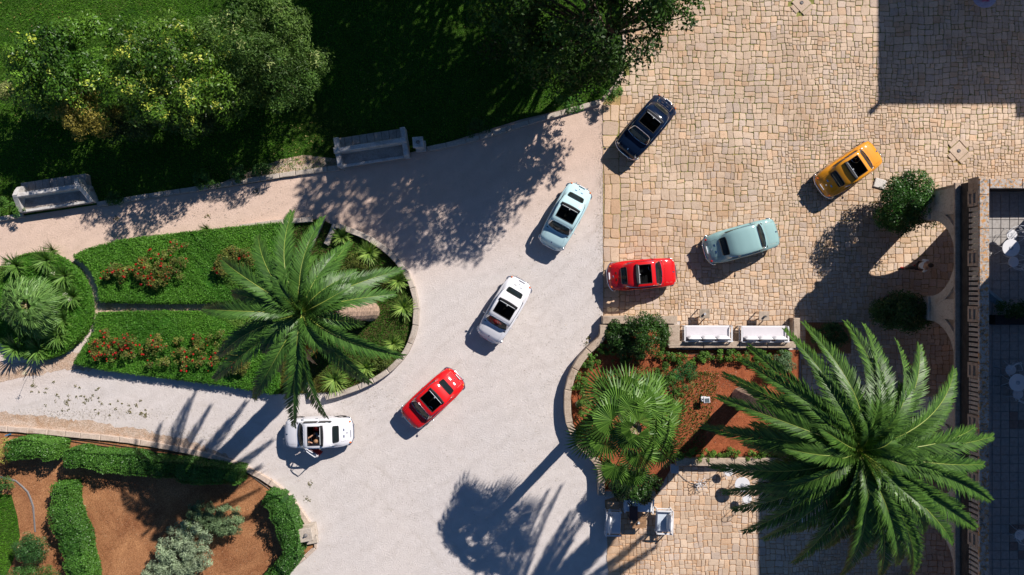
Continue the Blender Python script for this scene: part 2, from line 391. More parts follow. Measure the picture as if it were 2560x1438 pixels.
def smooth_line(pts, step=0.3):
    """Catmull-Rom through 2D/3D points, resampled"""
    P = [Vector(p) for p in pts]; out = []
    for i in range(len(P) - 1):
        p0 = P[max(i - 1, 0)]; p1 = P[i]; p2 = P[i + 1]; p3 = P[min(i + 2, len(P) - 1)]
        k_ = max(1, int((p2 - p1).length / step))
        for j in range(k_):
            t = j / k_
            out.append(0.5 * ((2 * p1) + (p2 - p0) * t + (2 * p0 - 5 * p1 + 4 * p2 - p3) * t * t + (3 * p1 - p0 - 3 * p2 + p3) * t ** 3))
    out.append(P[-1]); return out
def pxl(lst, z=0.0): return [at(x, y, z) for x, y in lst]

def inside(poly, X, Y):
    poly = np.array([(p[0], p[1]) for p in poly]); ins = np.zeros(X.shape, bool); j = len(poly) - 1
    for i in range(len(poly)):
        xi, yi = poly[i]; xj, yj = poly[j]
        c_ = ((yi > Y) != (yj > Y)) & (X < (xj - xi) * (Y - yi) / ((yj - yi) or 1e-9) + xi)
        ins ^= c_; j = i
    return ins
def sample_poly(poly, n_):
    xs = [p[0] for p in poly]; ys = [p[1] for p in poly]
    X = RNG.uniform(min(xs), max(xs), n_ * 4); Y = RNG.uniform(min(ys), max(ys), n_ * 4)
    k_ = inside(poly, X, Y); return X[k_][:n_], Y[k_][:n_]
def area(poly):
    return abs(sum(poly[i][0] * poly[(i + 1) % len(poly)][1] - poly[(i + 1) % len(poly)][0] * poly[i][1] for i in range(len(poly)))) / 2
def sheet(name, poly, z, mat, kind='structure', parent=None, label=None):
    me = bpy.data.meshes.new(name); me.from_pydata([(p[0], p[1], z) for p in poly], [], [tuple(range(len(poly)))])
    bm = bmesh.new(); bm.from_mesh(me); bmesh.ops.recalc_face_normals(bm, faces=bm.faces)
    for f_ in bm.faces:
        if f_.normal.z < 0: f_.normal_flip()
    bmesh.ops.triangulate(bm, faces=bm.faces); bm.to_mesh(me); bm.free()
    o = link(name, me, mat, parent)
    return tag(o, label, kind=kind)
def vnoise(X, Y, s_, ph=0.0):
    """cheap smooth field in -1..1"""
    return (np.sin(X * s_ * 1.3 + ph + 1.7 * np.sin(Y * s_ * .9 + ph)) + np.sin(Y * s_ * 1.1 - ph * 1.3 + 1.5 * np.sin(X * s_ * .7 + 2 * ph)) + np.sin((X + Y) * s_ * .8 + ph * .7)) / 3

# ------------------------------------------------------------------ foliage helpers
def leaf_quads(P, N, size, aspect=0.45, jit=0.5, rng=RNG, fold=0.15):
    n_ = len(P)
    N = N + rng.normal(0, jit, (n_, 3)); N /= np.linalg.norm(N, axis=1, keepdims=True) + 1e-9
    T = rng.normal(0, 1, (n_, 3)); T -= N * (T * N).sum(1, keepdims=True); T /= np.linalg.norm(T, axis=1, keepdims=True) + 1e-9
    B = np.cross(N, T); s_ = size * rng.uniform(0.65, 1.35, (n_, 1))
    a_ = P - T * s_ * .5; c_ = P + T * s_ * .5 - N * s_ * fold
    b_ = P + B * s_ * aspect * .5; d_ = P - B * s_ * aspect * .5
    return np.stack([a_, b_, c_, d_], 1)

def mix_cols(n_, A, B, rng, P=None, sc=1.2, tips=None, tipfrac=0.0):
    t = rng.random((n_, 1))
    if P is not None: t = np.clip(t * .6 + .2 + .35 * vnoise(P[:, 0], P[:, 1], sc, P[0, 0])[:, None], 0, 1)
    C = np.array(A) * (1 - t) + np.array(B) * t
    C *= rng.uniform(.75, 1.25, (n_, 1))
    return C

def blob_cloud(blobs, n_, rng, low=-0.35, shell=0.55):
    """points and outward normals on/in many ellipsoid blobs"""
    Bb = np.array(blobs, float); wgt = (Bb[:, 3] * Bb[:, 4]); wgt /= wgt.sum()
    idx = rng.choice(len(Bb), n_, p=wgt); D = rng.normal(0, 1, (n_, 3)); D /= np.linalg.norm(D, axis=1, keepdims=True)
    D[:, 2] = np.where(D[:, 2] < low, -D[:, 2], D[:, 2])
    r_ = shell + (1 - shell) * rng.random((n_, 1)) ** .7
    P = Bb[idx, :3] + D * Bb[idx, 3:6] * r_
    return P, D, idx

def crown_blobs(c, rad, n_, br, rng, low=-0.2, inner=0.25, squash=0.75):
    out = []
    for i in range(n_):
        D = rng.normal(0, 1, 3); D /= np.linalg.norm(D)
        if D[2] < low: D[2] = -D[2]
        r_ = rng.uniform(.72, 1.05) if rng.random() > inner else rng.uniform(.3, .72)
        b_ = br * rng.uniform(.6, 1.35)
        out.append((c[0] + D[0] * rad[0] * r_, c[1] + D[1] * rad[1] * r_, c[2] + D[2] * rad[2] * r_, b_, b_, b_ * squash))
    return out

def shrub(name, label, cat, parts, base, leaf=0.09, per=70, A=(.03, .07, .015), B=(.07, .13, .03), mat=None, seed=1, group=None,
          aspect=0.45, tips=None, tipn=0, stems=6, stemr=0.035, low=-0.35, jit=0.55, core=True, partname="foliage"):
    """parts: list of (centre, radii, number_of_clumps, clump_radius)"""
    rng = np.random.default_rng(seed)
    root = empty(name, base, 0, label, cat, group)
    blobs = []
    for (c, rad, nb, br) in parts: blobs += crown_blobs(c, rad, nb, br, rng)
    n_ = int(len(blobs) * per)
    P, D, idx = blob_cloud(blobs, n_, rng, low)
    P[:, 2] = np.maximum(P[:, 2], base[2] + .03)
    Q = leaf_quads(P, D + np.array([0, 0, .5]), leaf, aspect, jit, rng)
    tb = rng.uniform(.7, 1.3, len(blobs))
    C = mix_cols(n_, A, B, rng, P) * tb[idx][:, None]
    polys(partname, Q, mat or LEAF, root, C, off=base)
    if tips is not None and tipn:
        k_ = rng.choice(len(blobs), tipn); Bb = np.array(blobs)[k_]
        D2 = rng.normal(0, .6, (tipn, 3)) + np.array([0.2, .2, 1.1]); D2 /= np.linalg.norm(D2, axis=1, keepdims=True)
        ctr = Bb[:, :3] + D2 * Bb[:, 3:6] * 1.02
        per2 = 30; P2 = np.repeat(ctr, per2, 0) + rng.normal(0, leaf * .95, (tipn * per2, 3)); N2 = np.repeat(D2, per2, 0)
        Q2 = leaf_quads(P2, N2, leaf * .85, aspect, .6, rng)
        C2 = mix_cols(len(P2), tips, tuple(v * 1.25 for v in tips), rng)
        tag(polys("new_growth", Q2, mat or LEAF, root, C2, off=base), kind="stuff")
    mb = MB()
    for i in range(stems):
        c = parts[i % len(parts)]; t = Vector(c[0]) + Vector((rng.uniform(-.6, .6) * c[1][0], rng.uniform(-.6, .6) * c[1][1], rng.uniform(-.2, .5) * c[1][2]))
        b_ = Vector((base[0] + rng.uniform(-.15, .15), base[1] + rng.uniform(-.15, .15), base[2] - .02)); mid_ = b_.lerp(t, .5) + Vector((rng.uniform(-.1, .1), rng.uniform(-.1, .1), .1))
        mb.tube([b_, mid_, t], [stemr, stemr * .7, stemr * .35], 5)
    mb.build("branch", BARK, root, True)
    return root

def blade_grass(name, poly, z, dens, h, A, B, seed=1, width=0.014, label=None, parent=None, patch=None):
    rng = np.random.default_rng(seed); n_ = int(area(poly) * dens)
    X, Y = sample_poly(poly, n_); n_ = len(X)
    an = rng.uniform(0, 6.283, n_); hh = h * rng.uniform(.5, 1.4, n_); lean = rng.uniform(.2, 1.0, n_) * hh; la = rng.uniform(0, 6.283, n_)
    wx = np.cos(an) * width; wy = np.sin(an) * width; Z = np.full(n_, z)
    V = np.stack([np.stack([X - wx, Y - wy, Z], 1), np.stack([X + wx, Y + wy, Z], 1), np.stack([X + lean * np.cos(la), Y + lean * np.sin(la), Z + hh], 1)], 1)
    P = np.stack([X, Y, Z], 1); C = mix_cols(n_, A, B, rng, P, 0.9)
    if patch is not None:
        t = np.clip((vnoise(X, Y, .55, 2.0) - .45) * 2.2, 0, .8)[:, None]; C = C * (1 - t) + np.array(patch) * t
    o = polys(name, V, GRASS, parent, C)
    return tag(o, label, kind="stuff")

def hedge(label, line, width, height, seed=1, A=(.022, .080, .012), B=(.10, .24, .035), leaf=.07, dens=1200, group=None, z0=0.0, core=True, name="hedge", closed=False, mat=None, dips=0.06, cat="hedge"):
    """clipped hedge along a line: solid core of the same green plus a coat of leaves"""
    rng = np.random.default_rng(seed)
    L = smooth_line(line, .25); base = tuple(L[len(L) // 2][:2]) + (z0,)
    root = empty(name, base, 0, label, cat, group)
    pts = np.array([(p[0], p[1]) for p in L]); seg = np.diff(pts, axis=0); sl_ = np.linalg.norm(seg, axis=1) + 1e-9; tot = sl_.sum()
    cum = np.concatenate([[0], np.cumsum(sl_)])
    wv_ = lambda s_: 1 + .12 * np.sin(s_ * 2.1 + seed) + .07 * np.sin(s_ * 5.3 + seed * 2)
    def frame(s_):
        i = np.clip(np.searchsorted(cum, s_) - 1, 0, len(seg) - 1); t = ((s_ - cum[i]) / sl_[i])[:, None]
        p = pts[i] + seg[i] * t; d_ = seg[i] / sl_[i][:, None]; return p, d_, np.stack([-d_[:, 1], d_[:, 0]], 1)
    n_ = int(tot * (width + 2 * height) * dens)
    s_ = rng.uniform(0, tot, n_); p, d_, nn = frame(s_)
    u = rng.uniform(-1, 1, n_) * (width / 2 + height * .8); W2 = width / 2 * wv_(s_)
    endf = np.clip(np.minimum(s_, tot - s_) / (width * .4), 0.0, 1) ** .5 * .35 + .65; W2 = W2 * endf
    side = np.abs(u) > W2
    lat = np.clip(u, -W2, W2); hz = height * (1 + dips * 1.6 * np.sin(s_ * 3.1 + seed) + dips * np.sin(s_ * 7.7)) * (.9 + .1 * endf)
    zz = np.where(side, hz - (np.abs(u) - W2) / .8, hz - .25 * height * (np.abs(lat) / W2) ** 4)
    zz = np.maximum(zz, 0.02) + rng.normal(0, .018, n_)
    P = np.stack([p[:, 0] + nn[:, 0] * lat, p[:, 1] + nn[:, 1] * lat, zz + z0], 1) + rng.normal(0, .018, (n_, 3))
    N = np.stack([nn[:, 0] * np.where(side, np.sign(u), .3 * lat / W2), nn[:, 1] * np.where(side, np.sign(u), .3 * lat / W2), np.where(side, .35, 1.0)], 1)
    # ends
    ne = int(width * height * dens * 2); e_ = rng.random(ne) < .5; se = np.where(e_, 0.001, tot - .001); pe, de, nne = frame(se)
    le = rng.uniform(-.62, .62, ne) * width / 2 * 1.3
    Pe = np.stack([pe[:, 0] + nne[:, 0] * le, pe[:, 1] + nne[:, 1] * le, z0 + rng.uniform(.02, height * .95, ne)], 1) + rng.normal(0, .03, (ne, 3))
    sg = np.where(e_, -1, 1); Ne = np.stack([de[:, 0] * sg, de[:, 1] * sg, np.full(ne, .3)], 1)
    P = np.concatenate([P, Pe]); N = np.concatenate([N, Ne])
    Q = leaf_quads(P, N, leaf, .5, .65, rng); C = mix_cols(len(P), A, B, rng, P, 1.6)
    polys("foliage", Q, mat or LEAF_GLOSSY, root, C, off=base)
    mb = MB(); K = len(L)
    ss = np.linspace(0.02, tot - .02, max(3, int(tot / .25))); p, d_, nn = frame(ss); w2 = width / 2 * wv_(ss) * .82; hz = height * .76
    for i in range(len(ss) - 1):
        q = []
        for j in (i, i + 1):
            for (sg_, zz_, kk) in ((-1, .02, 1), (-1, hz * .8, 1), (-1, hz, .7), (1, hz, .7), (1, hz * .8, 1), (1, .02, 1)):
                q.append((p[j, 0] + nn[j, 0] * w2[j] * sg_ * kk, p[j, 1] + nn[j, 1] * w2[j] * sg_ * kk, z0 + zz_))
        fs = [(k_, k_ + 1, 7 + k_, 6 + k_) for k_ in range(5)]
        if i == 0: fs.append((0, 1, 2, 3, 4, 5))
        if i == len(ss) - 2: fs.append((11, 10, 9, 8, 7, 6))
        mb.add(q, fs)
    mb.build("light_blocking_core", LEAF_GLOSSY, root, True, tint=tuple(np.array(A) * .9))  # unseen solid core added to stop light passing through the leaf coat
    return root

def strap_clump(label, c, r, n_, seed, A, B, wd=0.03, group=None, cat="plant", h=0.45, flower=None, name="strap_leaf_plant", arch=.9):
    """tuft of long arching strap leaves"""
    rng = np.random.default_rng(seed); root = empty(name, c, 0, label, cat, group); quads = []; cols = []
    for i in range(n_):
        a_ = rng.uniform(0, 6.283); L = r * rng.uniform(.6, 1.15); up = h * rng.uniform(.6, 1.2) * rng.uniform(.5, 1.3)
        dx, dy = math.cos(a_), math.sin(a_); px_, py_ = -dy, dx; prev = None; col = np.array(A) + (np.array(B) - np.array(A)) * rng.random()
        for k_ in range(4):
            t = k_ / 3; x = L * t; z = up * math.sin(min(t * 1.9, math.pi) * arch) ; w_ = wd * (1 - t * t * .85)
            p1 = (dx * x + px_ * w_, dy * x + py_ * w_, max(z, .01)); p2 = (dx * x - px_ * w_, dy * x - py_ * w_, max(z, .01) + .01)
            if prev: quads.append([prev[0], p1, p2, prev[1]]); cols.append(col * rng.uniform(.9, 1.1))
            prev = (p1, p2)
    polys("leaves", np.array(quads), LEAF, root, np.array(cols))
    if flower:
        for (dx, dy, zz) in flower:
            mb = MB(); mb.tube([(0, 0, 0), (dx * .6, dy * .6, zz * .7), (dx, dy, zz)], .008, 4); st = mb.build("flower_stem", LEAF, root, tint=(.1, .16, .05))
            P = rng.normal(0, .05, (40, 3)) + np.array([dx, dy, zz]); polys("flower_head", leaf_quads(P, P - np.array([dx, dy, zz]) + 1e-3, .045, .5, .5, rng), PETAL, root, np.tile([.55, .55, .42], (40, 1)))
    return root

def frond_mesh(tip, up, width, nl, rng, A, B, vee=0.5, gap=0.0, seed=0):
    """pinnate frond as (quads, tris): bezier rachis from the origin to tip"""
    tip = np.array(tip, float); L = np.linalg.norm(tip[:2]); P1 = np.array([tip[0] * .45, tip[1] * .45, up])
    tt = np.linspace(0, 1, 60)[:, None]; C = (2 * (1 - tt) * tt) * P1 + tt * tt * tip
    hd = tip[:2] / (L + 1e-9); side = np.array([-hd[1], hd[0], 0.0])
    bend = rng.uniform(-.045, .045) * L; C += side * (bend * np.sin(tt * math.pi))
    T = np.gradient(C, axis=0); T /= np.linalg.norm(T, axis=1, keepdims=True)
    quads = []; cols = []
    roll = rng.uniform(-.35, .35)
    for sgn in (-1, 1):
        for i in range(nl):
            s_ = .10 + .90 * (i + rng.uniform(-.3, .3)) / nl; s_ = min(max(s_, .05), .995)
            k_ = s_ * 59; a_ = int(k_); f_ = k_ - a_; p = C[a_] * (1 - f_) + C[min(a_ + 1, 59)] * f_; t = T[a_]
            sd = np.cross(t, [0, 0, 1.0]); sd /= np.linalg.norm(sd) + 1e-9; upv = np.cross(sd, t)
            l_ = width * (0.45 + .75 * math.sin(min(s_ * 1.25 + .12, 1.0) * math.pi * .5)) * (1.0 if s_ < .55 else 1 - .66 * ((s_ - .55) / .45) ** 1.6)
            l_ *= rng.uniform(.85, 1.1); an = R(62 - 34 * s_ + rng.uniform(-7, 7))
            ve = vee + roll * sgn
            dr = t * math.cos(an) + (sd * sgn * math.cos(ve) + upv * math.sin(ve)) * math.sin(an)
            wv = np.cross(dr, upv); wv /= np.linalg.norm(wv) + 1e-9
            m_ = p + dr * l_ * .55; e_ = p + dr * l_ + np.array([0, 0, -l_ * .16 * rng.uniform(.6, 1.4)])
            w0, w1 = .010, .021
            quads.append([p - wv * w0, p + wv * w0, m_ + wv * w1, m_ - wv * w1]); quads.append([m_ - wv * w1, m_ + wv * w1, e_ + wv * .002, e_ - wv * .002])
            c_ = (np.array(A) + (np.array(B) - np.array(A)) * rng.random()) * rng.uniform(.85, 1.2); cols += [c_, c_]
    # rachis ribbon (two crossed sides)
    rc = np.array([.30, .36, .07])
    for i in range(0, 59):
        r0 = .032 * (1 - i / 62); r1 = .032 * (1 - (i + 1) / 62); sd = np.cross(T[i], [0, 0, 1.0]); sd /= np.linalg.norm(sd) + 1e-9; u_ = np.array([0, 0, .012])
        quads.append([C[i] - sd * r0, C[i] + u_, C[i + 1] + u_, C[i + 1] - sd * r1]); quads.append([C[i] + u_, C[i] + sd * r0, C[i + 1] + sd * r1, C[i + 1] + u_]); cols += [rc, rc]
    return np.array(quads), np.array(cols)

def date_palm(label, base, top, tips, width, seed, A, B, nl=64, lean=(0, 0), trunk_r=.3, group=None, stalks=(), extra=0, rad=3.0):
    rng = np.random.default_rng(seed)
    root = empty("date_palm", base, 0, label, "palm tree", group)
    bx, by, bz = base; tv = Vector(top) - Vector(base)
    mb = MB(); npt = 26; pts = []; rs = []
    for i in range(npt):
        t = i / (npt - 1); pts.append((tv.x * t, tv.y * t, tv.z * t * .985)); rs.append(trunk_r * (1.25 if i == 0 else 1.0 if t < .9 else 1.35) * (1 + (.07 if i % 2 else 0)))
    mb.tube(pts, rs, 14); mb.build("trunk", PALMBARK, root)
    # boots under the crown
    for i in range(46):
        a_ = i * 2.4; zz = tv.z - .15 - .9 * (i / 46); k_ = zz / tv.z
        mb2 = MB() if i == 0 else mb2
        dx, dy = math.cos(a_), math.sin(a_); rr = trunk_r * 1.2
        mb2.box((tv.x * k_ + dx * rr, tv.y * k_ + dy * rr, zz), (.34, .12, .07), a_, M=None)
    mb2.build("leaf_bases", PALMBARK, root)
    ctr = np.array([tv.x, tv.y, tv.z])
    allt = []
    for (px_, py_, zt, up) in tips:
        zt = max(zt, -2.2)
        q = at(px_, py_, top[2] + zt); allt.append((q.x - top[0], q.y - top[1], zt, up * .62))
    for i in range(extra):
        a_ = i * 2.39996 + .3; L = rad * rng.uniform(.55, .95); allt.append((math.cos(a_) * L, math.sin(a_) * L, -rng.uniform(.9, 2.0), .6))
    for (x, y, zt, up) in allt:
        L = math.hypot(x, y); Q, C = frond_mesh((x, y, zt), up, width * min(1, .55 + L / 6), int(nl * min(1, .35 + L / 4)), rng, A, B)
        polys("frond", Q + ctr, FROND, root, C)
    for i in range(3):
        a_ = R((250, 215, 300)[i] + seed); Q, C = frond_mesh((math.cos(a_) * rad * .8, math.sin(a_) * rad * .8, -2.3 - .3 * i), .4, width * .8, int(nl * .6), rng, (.22, .12, .05), (.42, .28, .15))
        polys("frond", Q + ctr, FROND, root, C)["label"] = "dead brown frond"
    # young spear leaves
    for i in range(5):
        a_ = rng.uniform(0, 6.28); L = rng.uniform(.25, .7); Q, C = frond_mesh((math.cos(a_) * L, math.sin(a_) * L, rng.uniform(1.0, 1.7)), .9, width * .4, 26, rng, A, B, vee=.9)
        polys("frond", Q + ctr, FROND, root, C)
    for (px_, py_, zt) in stalks:
        q = at(px_, py_, top[2] + zt); dx, dy = q.x - top[0], q.y - top[1]; quads = []; cols = []
        for j in range(70):
            e = np.array([dx + rng.normal(0, .16), dy + rng.normal(0, .16), zt + rng.normal(0, .12) - .1]); m_ = np.array([dx * .6, dy * .6, zt + .25]) + rng.normal(0, .04, 3)
            sdv = rng.normal(0, 1, 3); sdv *= .013 / np.linalg.norm(sdv); quads.append([m_ - sdv, m_ + sdv, e + sdv, e - sdv]); cols.append(np.array([.50, .24, .03]) * rng.uniform(.6, 1.2))
            if j % 7 == 0: quads.append([np.zeros(3) - sdv * 2, np.zeros(3) + sdv * 2, m_ + sdv, m_ - sdv]); cols.append(np.array([.45, .30, .05]))
        polys("fruit_stalk", np.array(quads) + ctr, PETAL, root, np.array(cols))
    return root

def fan_leaf(c, ctr, rad, nseg, rng, A, B, droop=.25, split=.56, spread=R(112)):
    """palmate leaf whose hub is at c, petiole from ctr"""
    c = np.array(c, float); ctr = np.array(ctr, float); out = c - ctr; out[2] = 0; L = np.linalg.norm(out) + 1e-9; ax = out / L
    c = c - ax * rad * .38; an0 = math.atan2(ax[1], ax[0]); quads = []; cols = []
    slope = rng.uniform(-.5, -.05)
    for i in range(nseg):
        f_ = (i / (nseg - 1) - .5) * 2; a_ = an0 + f_ * spread; l_ = rad * (1 - .28 * abs(f_) ** 1.5) * rng.uniform(.92, 1.05); dth = spread / nseg * 1.0
        fo = math.cos(a_ - an0); zf = slope * fo
        def pt(r_, a2, dz=0): return c + np.array([math.cos(a2) * r_, math.sin(a2) * r_, zf * r_ + dz])
        ms = split * l_; w_ = dth
        lift = .03 * rng.uniform(-1, 1)
        quads.append([pt(.02, a_ - w_), pt(ms, a_ - w_, 0), pt(ms * 1.02, a_, .05), pt(.02, a_)])
        quads.append([pt(.02, a_), pt(ms * 1.02, a_, .05), pt(ms, a_ + w_, 0), pt(.02, a_ + w_)])
        col = (np.array(A) + (np.array(B) - np.array(A)) * rng.random()) * rng.uniform(.85, 1.15)
        quads.append([pt(ms, a_ - w_ * .9), pt(l_ * .8, a_ - w_ * .5, -droop * l_ * .3 + lift), pt(l_, a_, -droop * l_ * rng.uniform(.5, 1.5)), pt(ms * 1.02, a_, .04)])
        quads.append([pt(ms * 1.02, a_, .04), pt(l_, a_, -droop * l_ * rng.uniform(.5, 1.5)), pt(l_ * .8, a_ + w_ * .5, -droop * l_ * .3 + lift), pt(ms, a_ + w_ * .9)])
        cols += [col, col * .96, col, col * .95]
    sd = np.array([-ax[1], ax[0], 0]) * .018
    quads.append([ctr - sd, ctr + sd, c + sd, c - sd]); cols.append(np.array([.20, .22, .07])); u = np.array([0, 0, .02]); quads.append([ctr - u, ctr + u, c + u, c - u]); cols.append(np.array([.20, .22, .07]))
    return np.array(quads), np.array(cols)

def fan_palm(label, base, top, leaves, rad, nseg, seed, A, B, trunk_r=.16, name="fan_palm", group=None, droop=.25, split=.56):
    rng = np.random.default_rng(seed); root = empty(name, base, 0, label, "palm tree", group)
    tv = Vector(top) - Vector(base); mb = MB()
    pts = [(tv.x * t, tv.y * t, tv.z * t) for t in np.linspace(0, 1, 14)]; mb.tube(pts, [trunk_r * (1.15 - .2 * i / 13) * (1 + .06 * (i % 2)) for i in range(14)], 12); mb.build("trunk", PALMBARK, root)
    ctr = np.array([tv.x, tv.y, tv.z])
    for (px_, py_, dz, sc) in leaves:
        dz *= .6; q = at(px_, py_, top[2] + dz); c = np.array([q.x - base[0], q.y - base[1], tv.z + dz])
        Q, C = fan_leaf(c, ctr, rad * sc * rng.uniform(.88, 1.12), nseg, rng, A, B, droop, split); polys("fan_leaf", Q, FROND, root, C)
    return root

def tree(label, base, crown_parts, A, B, leaf=.11, per=80, seed=1, trunk_r=.22, group=None, name="broadleaf_tree", aspect=.5):
    rng = np.random.default_rng(seed); root = empty(name, base, 0, label, "tree", group)
    blobs = []
    for (c, rad, nb, br) in crown_parts: blobs += crown_blobs(c, rad, nb, br, rng, low=-.5, inner=.35)
    P, D, idx = blob_cloud(blobs, int(len(blobs) * per), rng, -.9, .3)
    Q = leaf_quads(P, D * .6 + np.array([0, 0, .6]), leaf, aspect, .7, rng); tb = rng.uniform(.65, 1.35, len(blobs))
    polys("crown", Q, LEAF, root, mix_cols(len(P), A, B, rng, P) * tb[idx][:, None], off=base)
    c0 = Vector(crown_parts[0][0]); mb = MB(); b0 = Vector(base); fork = b0.lerp(Vector((c0.x, c0.y, b0.z)), .12); fork.z = b0.z + (c0.z - b0.z) * .45
    mb.tube([b0 - Vector((0, 0, .1)), b0.lerp(fork, .5) + Vector((.08, -.05, 0)), fork], [trunk_r * 1.4, trunk_r, trunk_r * .85], 10); mb.build("trunk", BARK, root, True)
    mb = MB()
    for i in range(0, len(blobs), max(1, len(blobs) // 34)):
        t = Vector(blobs[i][:3]); m_ = fork.lerp(t, .5) + Vector((rng.uniform(-.3, .3), rng.uniform(-.3, .3), .3)); mb.tube([fork, m_, t], [trunk_r * .5, trunk_r * .25, trunk_r * .07], 5)
    mb.build("limbs", BARK, root, True)
    return root

def kerb(name, label, pts, width, height, piece, mat, z0=0.0, group=None, cat="kerb", child="kerb_stone", closed=False, bev=.02, smooth=True, seed=3, kind=None):
    rng = random.Random(seed)
    L = smooth_line([Vector((p[0], p[1])) for p in pts], piece / 3) if smooth else [Vector((p[0], p[1])) for p in pts]
    base = (L[0].x, L[0].y, z0); root = empty(name, base, 0, label, cat, group, kind)
    ll = [0.0]
    for i in range(1, len(L)): ll.append(ll[-1] + (L[i] - L[i - 1]).length)
    def point(s_):
        for i in range(1, len(L)):
            if ll[i] >= s_: t = (s_ - ll[i - 1]) / ((ll[i] - ll[i - 1]) or 1); return L[i - 1].lerp(L[i], t), (L[i] - L[i - 1]).normalized()
        return L[-1], (L[-1] - L[-2]).normalized()
    s_ = 0.0; tot = ll[-1]
    cuts = [0.0]
    while cuts[-1] < tot - piece * .6: cuts.append(cuts[-1] + piece * rng.uniform(.8, 1.2))
    cuts[-1] = tot
    if len(cuts) < 2: cuts = [0.0, tot]
    for i in range(len(cuts) - 1):
        a_, b_ = cuts[i] + .008, cuts[i + 1] - .008; hh = height + rng.uniform(-.008, .008); k_ = max(1, int((b_ - a_) / .35)); lo, hi = [], []
        for j in range(k_ + 1):
            p, d_ = point(a_ + (b_ - a_) * j / k_); nn = Vector((-d_.y, d_.x)); wj = width / 2 + rng.uniform(-.006, .006)
            lo.append((p - nn * wj)[:]); hi.append((p + nn * wj)[:])
        mb = MB(); mb.prism(lo + hi[::-1], z0 - .04, z0 + hh, bev); mb.build(child, mat, root, True)
    return root

# ================================================================== SETTING
sheet("ground", [(-160, -160), (160, -160), (160, 160), (-160, 160)], -0.06, SOIL)
sheet("gravel_drive", [(-34, -26), (14, -26), (14, 20), (-34, 20)], 0.0, GRAVEL)

# lawn north-west
lawn_px = [(-700, -500), (1562, -500), (1562, 175), (1545, 215), (1500, 252), (1300, 300), (1068, 372), (846, 424), (560, 470), (246, 512), (60, 540), (-700, 640)]
lawn_poly = pxl(lawn_px)
sheet("lawn", lawn_poly, 0.03, LAWN)
vis = pxl([(-30, -30), (1562, -30), (1562, 175), (1500, 250), (1300, 298), (1068, 370), (846, 420), (560, 466), (246, 508), (60, 536), (-30, 545)])
blade_grass("lawn_grass", vis, 0.03, 520, 0.075, (.042, .150, .010), (.135, .31, .024), 3, .016, "short green lawn grass around the large shrubs", patch=(.13, .13, .03))
sheet("flower_border", pxl([(560, 455), (700, 400), (760, 388), (848, 398), (850, 420), (560, 467)]), 0.045, SOIL_L)
# warm earthy fringe of the drive beside the lower bed
fr = [(-30, 1030), (120, 1042), (260, 1058), (400, 1085), (520, 1120), (600, 1160), (560, 1150), (400, 1112), (200, 1086), (-30, 1070)]
def ragged(lst, amp, seed, step=.12):
    g_ = random.Random(seed); P_ = smooth_line(pxl(lst + lst[:1]), step); out = []
    for i, p in enumerate(P_[:-1]): out.append((p.x + g_.gauss(0, amp * .5) + amp * math.sin(i * .9) * .5, p.y + g_.gauss(0, amp) + amp * math.sin(i * .37)))
    return out
sheet("earth_verge", ragged(fr, .045, 1), 0.005, SOIL_L)
sheet("earth_path", ragged([(-30, 905), (60, 905), (180, 880), (240, 890), (230, 925), (120, 930), (-30, 960)], .045, 2), 0.005, SOIL_L)

# ---------------- courtyard paving: individually laid stones
court = [(1507, 258), (1508, 795), (1700, 795), (1700, 862), (2001, 862), (2001, 1150), (1688, 1150), (1545, 1240), (1512, 1250), (1516, 1330), (1545, 1530), (2760, 1530), (2760, -90), (1562, -90), (1562, 180), (1545, 220)]
court_poly = pxl(court)
paving = empty("courtyard_paving", (4.0, 8.0, 0.0), kind="structure")
sheet("joint_soil", [(p[0] - 4.0, p[1] - 8.0) for p in court_poly], 0.008, JOINT, kind=None, parent=paving)
def field(x, y, ph):
    return (math.sin(x * .9 + ph + 1.7 * math.sin(y * .7)) + math.sin(y * 1.1 - ph + 1.3 * math.sin(x * .8 + ph))) * .5
cells = []
def split(x0, y0, x1, y1, rng):
    w_, h_ = x1 - x0, y1 - y0; cx, cy = (x0 + x1) / 2, (y0 + y1) / 2
    s_ = .325 + .055 * field(cx * .8, cy * .8, 1.0)
    if cx > 12 and cy > 2.5 and cy < 11: s_ *= .80
    if 12 < cx < 17 and cy < 2.5: s_ *= .80
    if 7 < cx < 12 and -2.0 < cy < .8: s_ *= .78
    if cx < 5.6 and cy > 6: s_ *= 1.12
    if cy < -9: s_ *= .88
    if max(w_, h_) < s_ * rng.uniform(.9, 1.6) and min(w_, h_) < s_ * 1.15: cells.append((x0, y0, x1, y1)); return
    f_ = rng.uniform(.38, .62)
    if w_ > h_ * rng.uniform(.8, 1.25): split(x0, y0, x0 + w_ * f_, y1, rng); split(x0 + w_ * f_, y0, x1, y1, rng)
    else: split(x0, y0, x1, y0 + h_ * f_, rng); split(x0, y0 + h_ * f_, x1, y1, rng)
prng = random.Random(21)
bx0, bx1 = 4.80, 24.0
ys = [-14.0]
while ys[-1] < 14: ys.append(ys[-1] + prng.uniform(.42, 1.6))
for i in range(len(ys) - 1):
    xs = [bx0]
    while xs[-1] < bx1: xs.append(xs[-1] + prng.uniform(1.2, 3.2))
    for j in range(len(xs) - 1): split(xs[j], ys[i], xs[j + 1], ys[i + 1], prng)
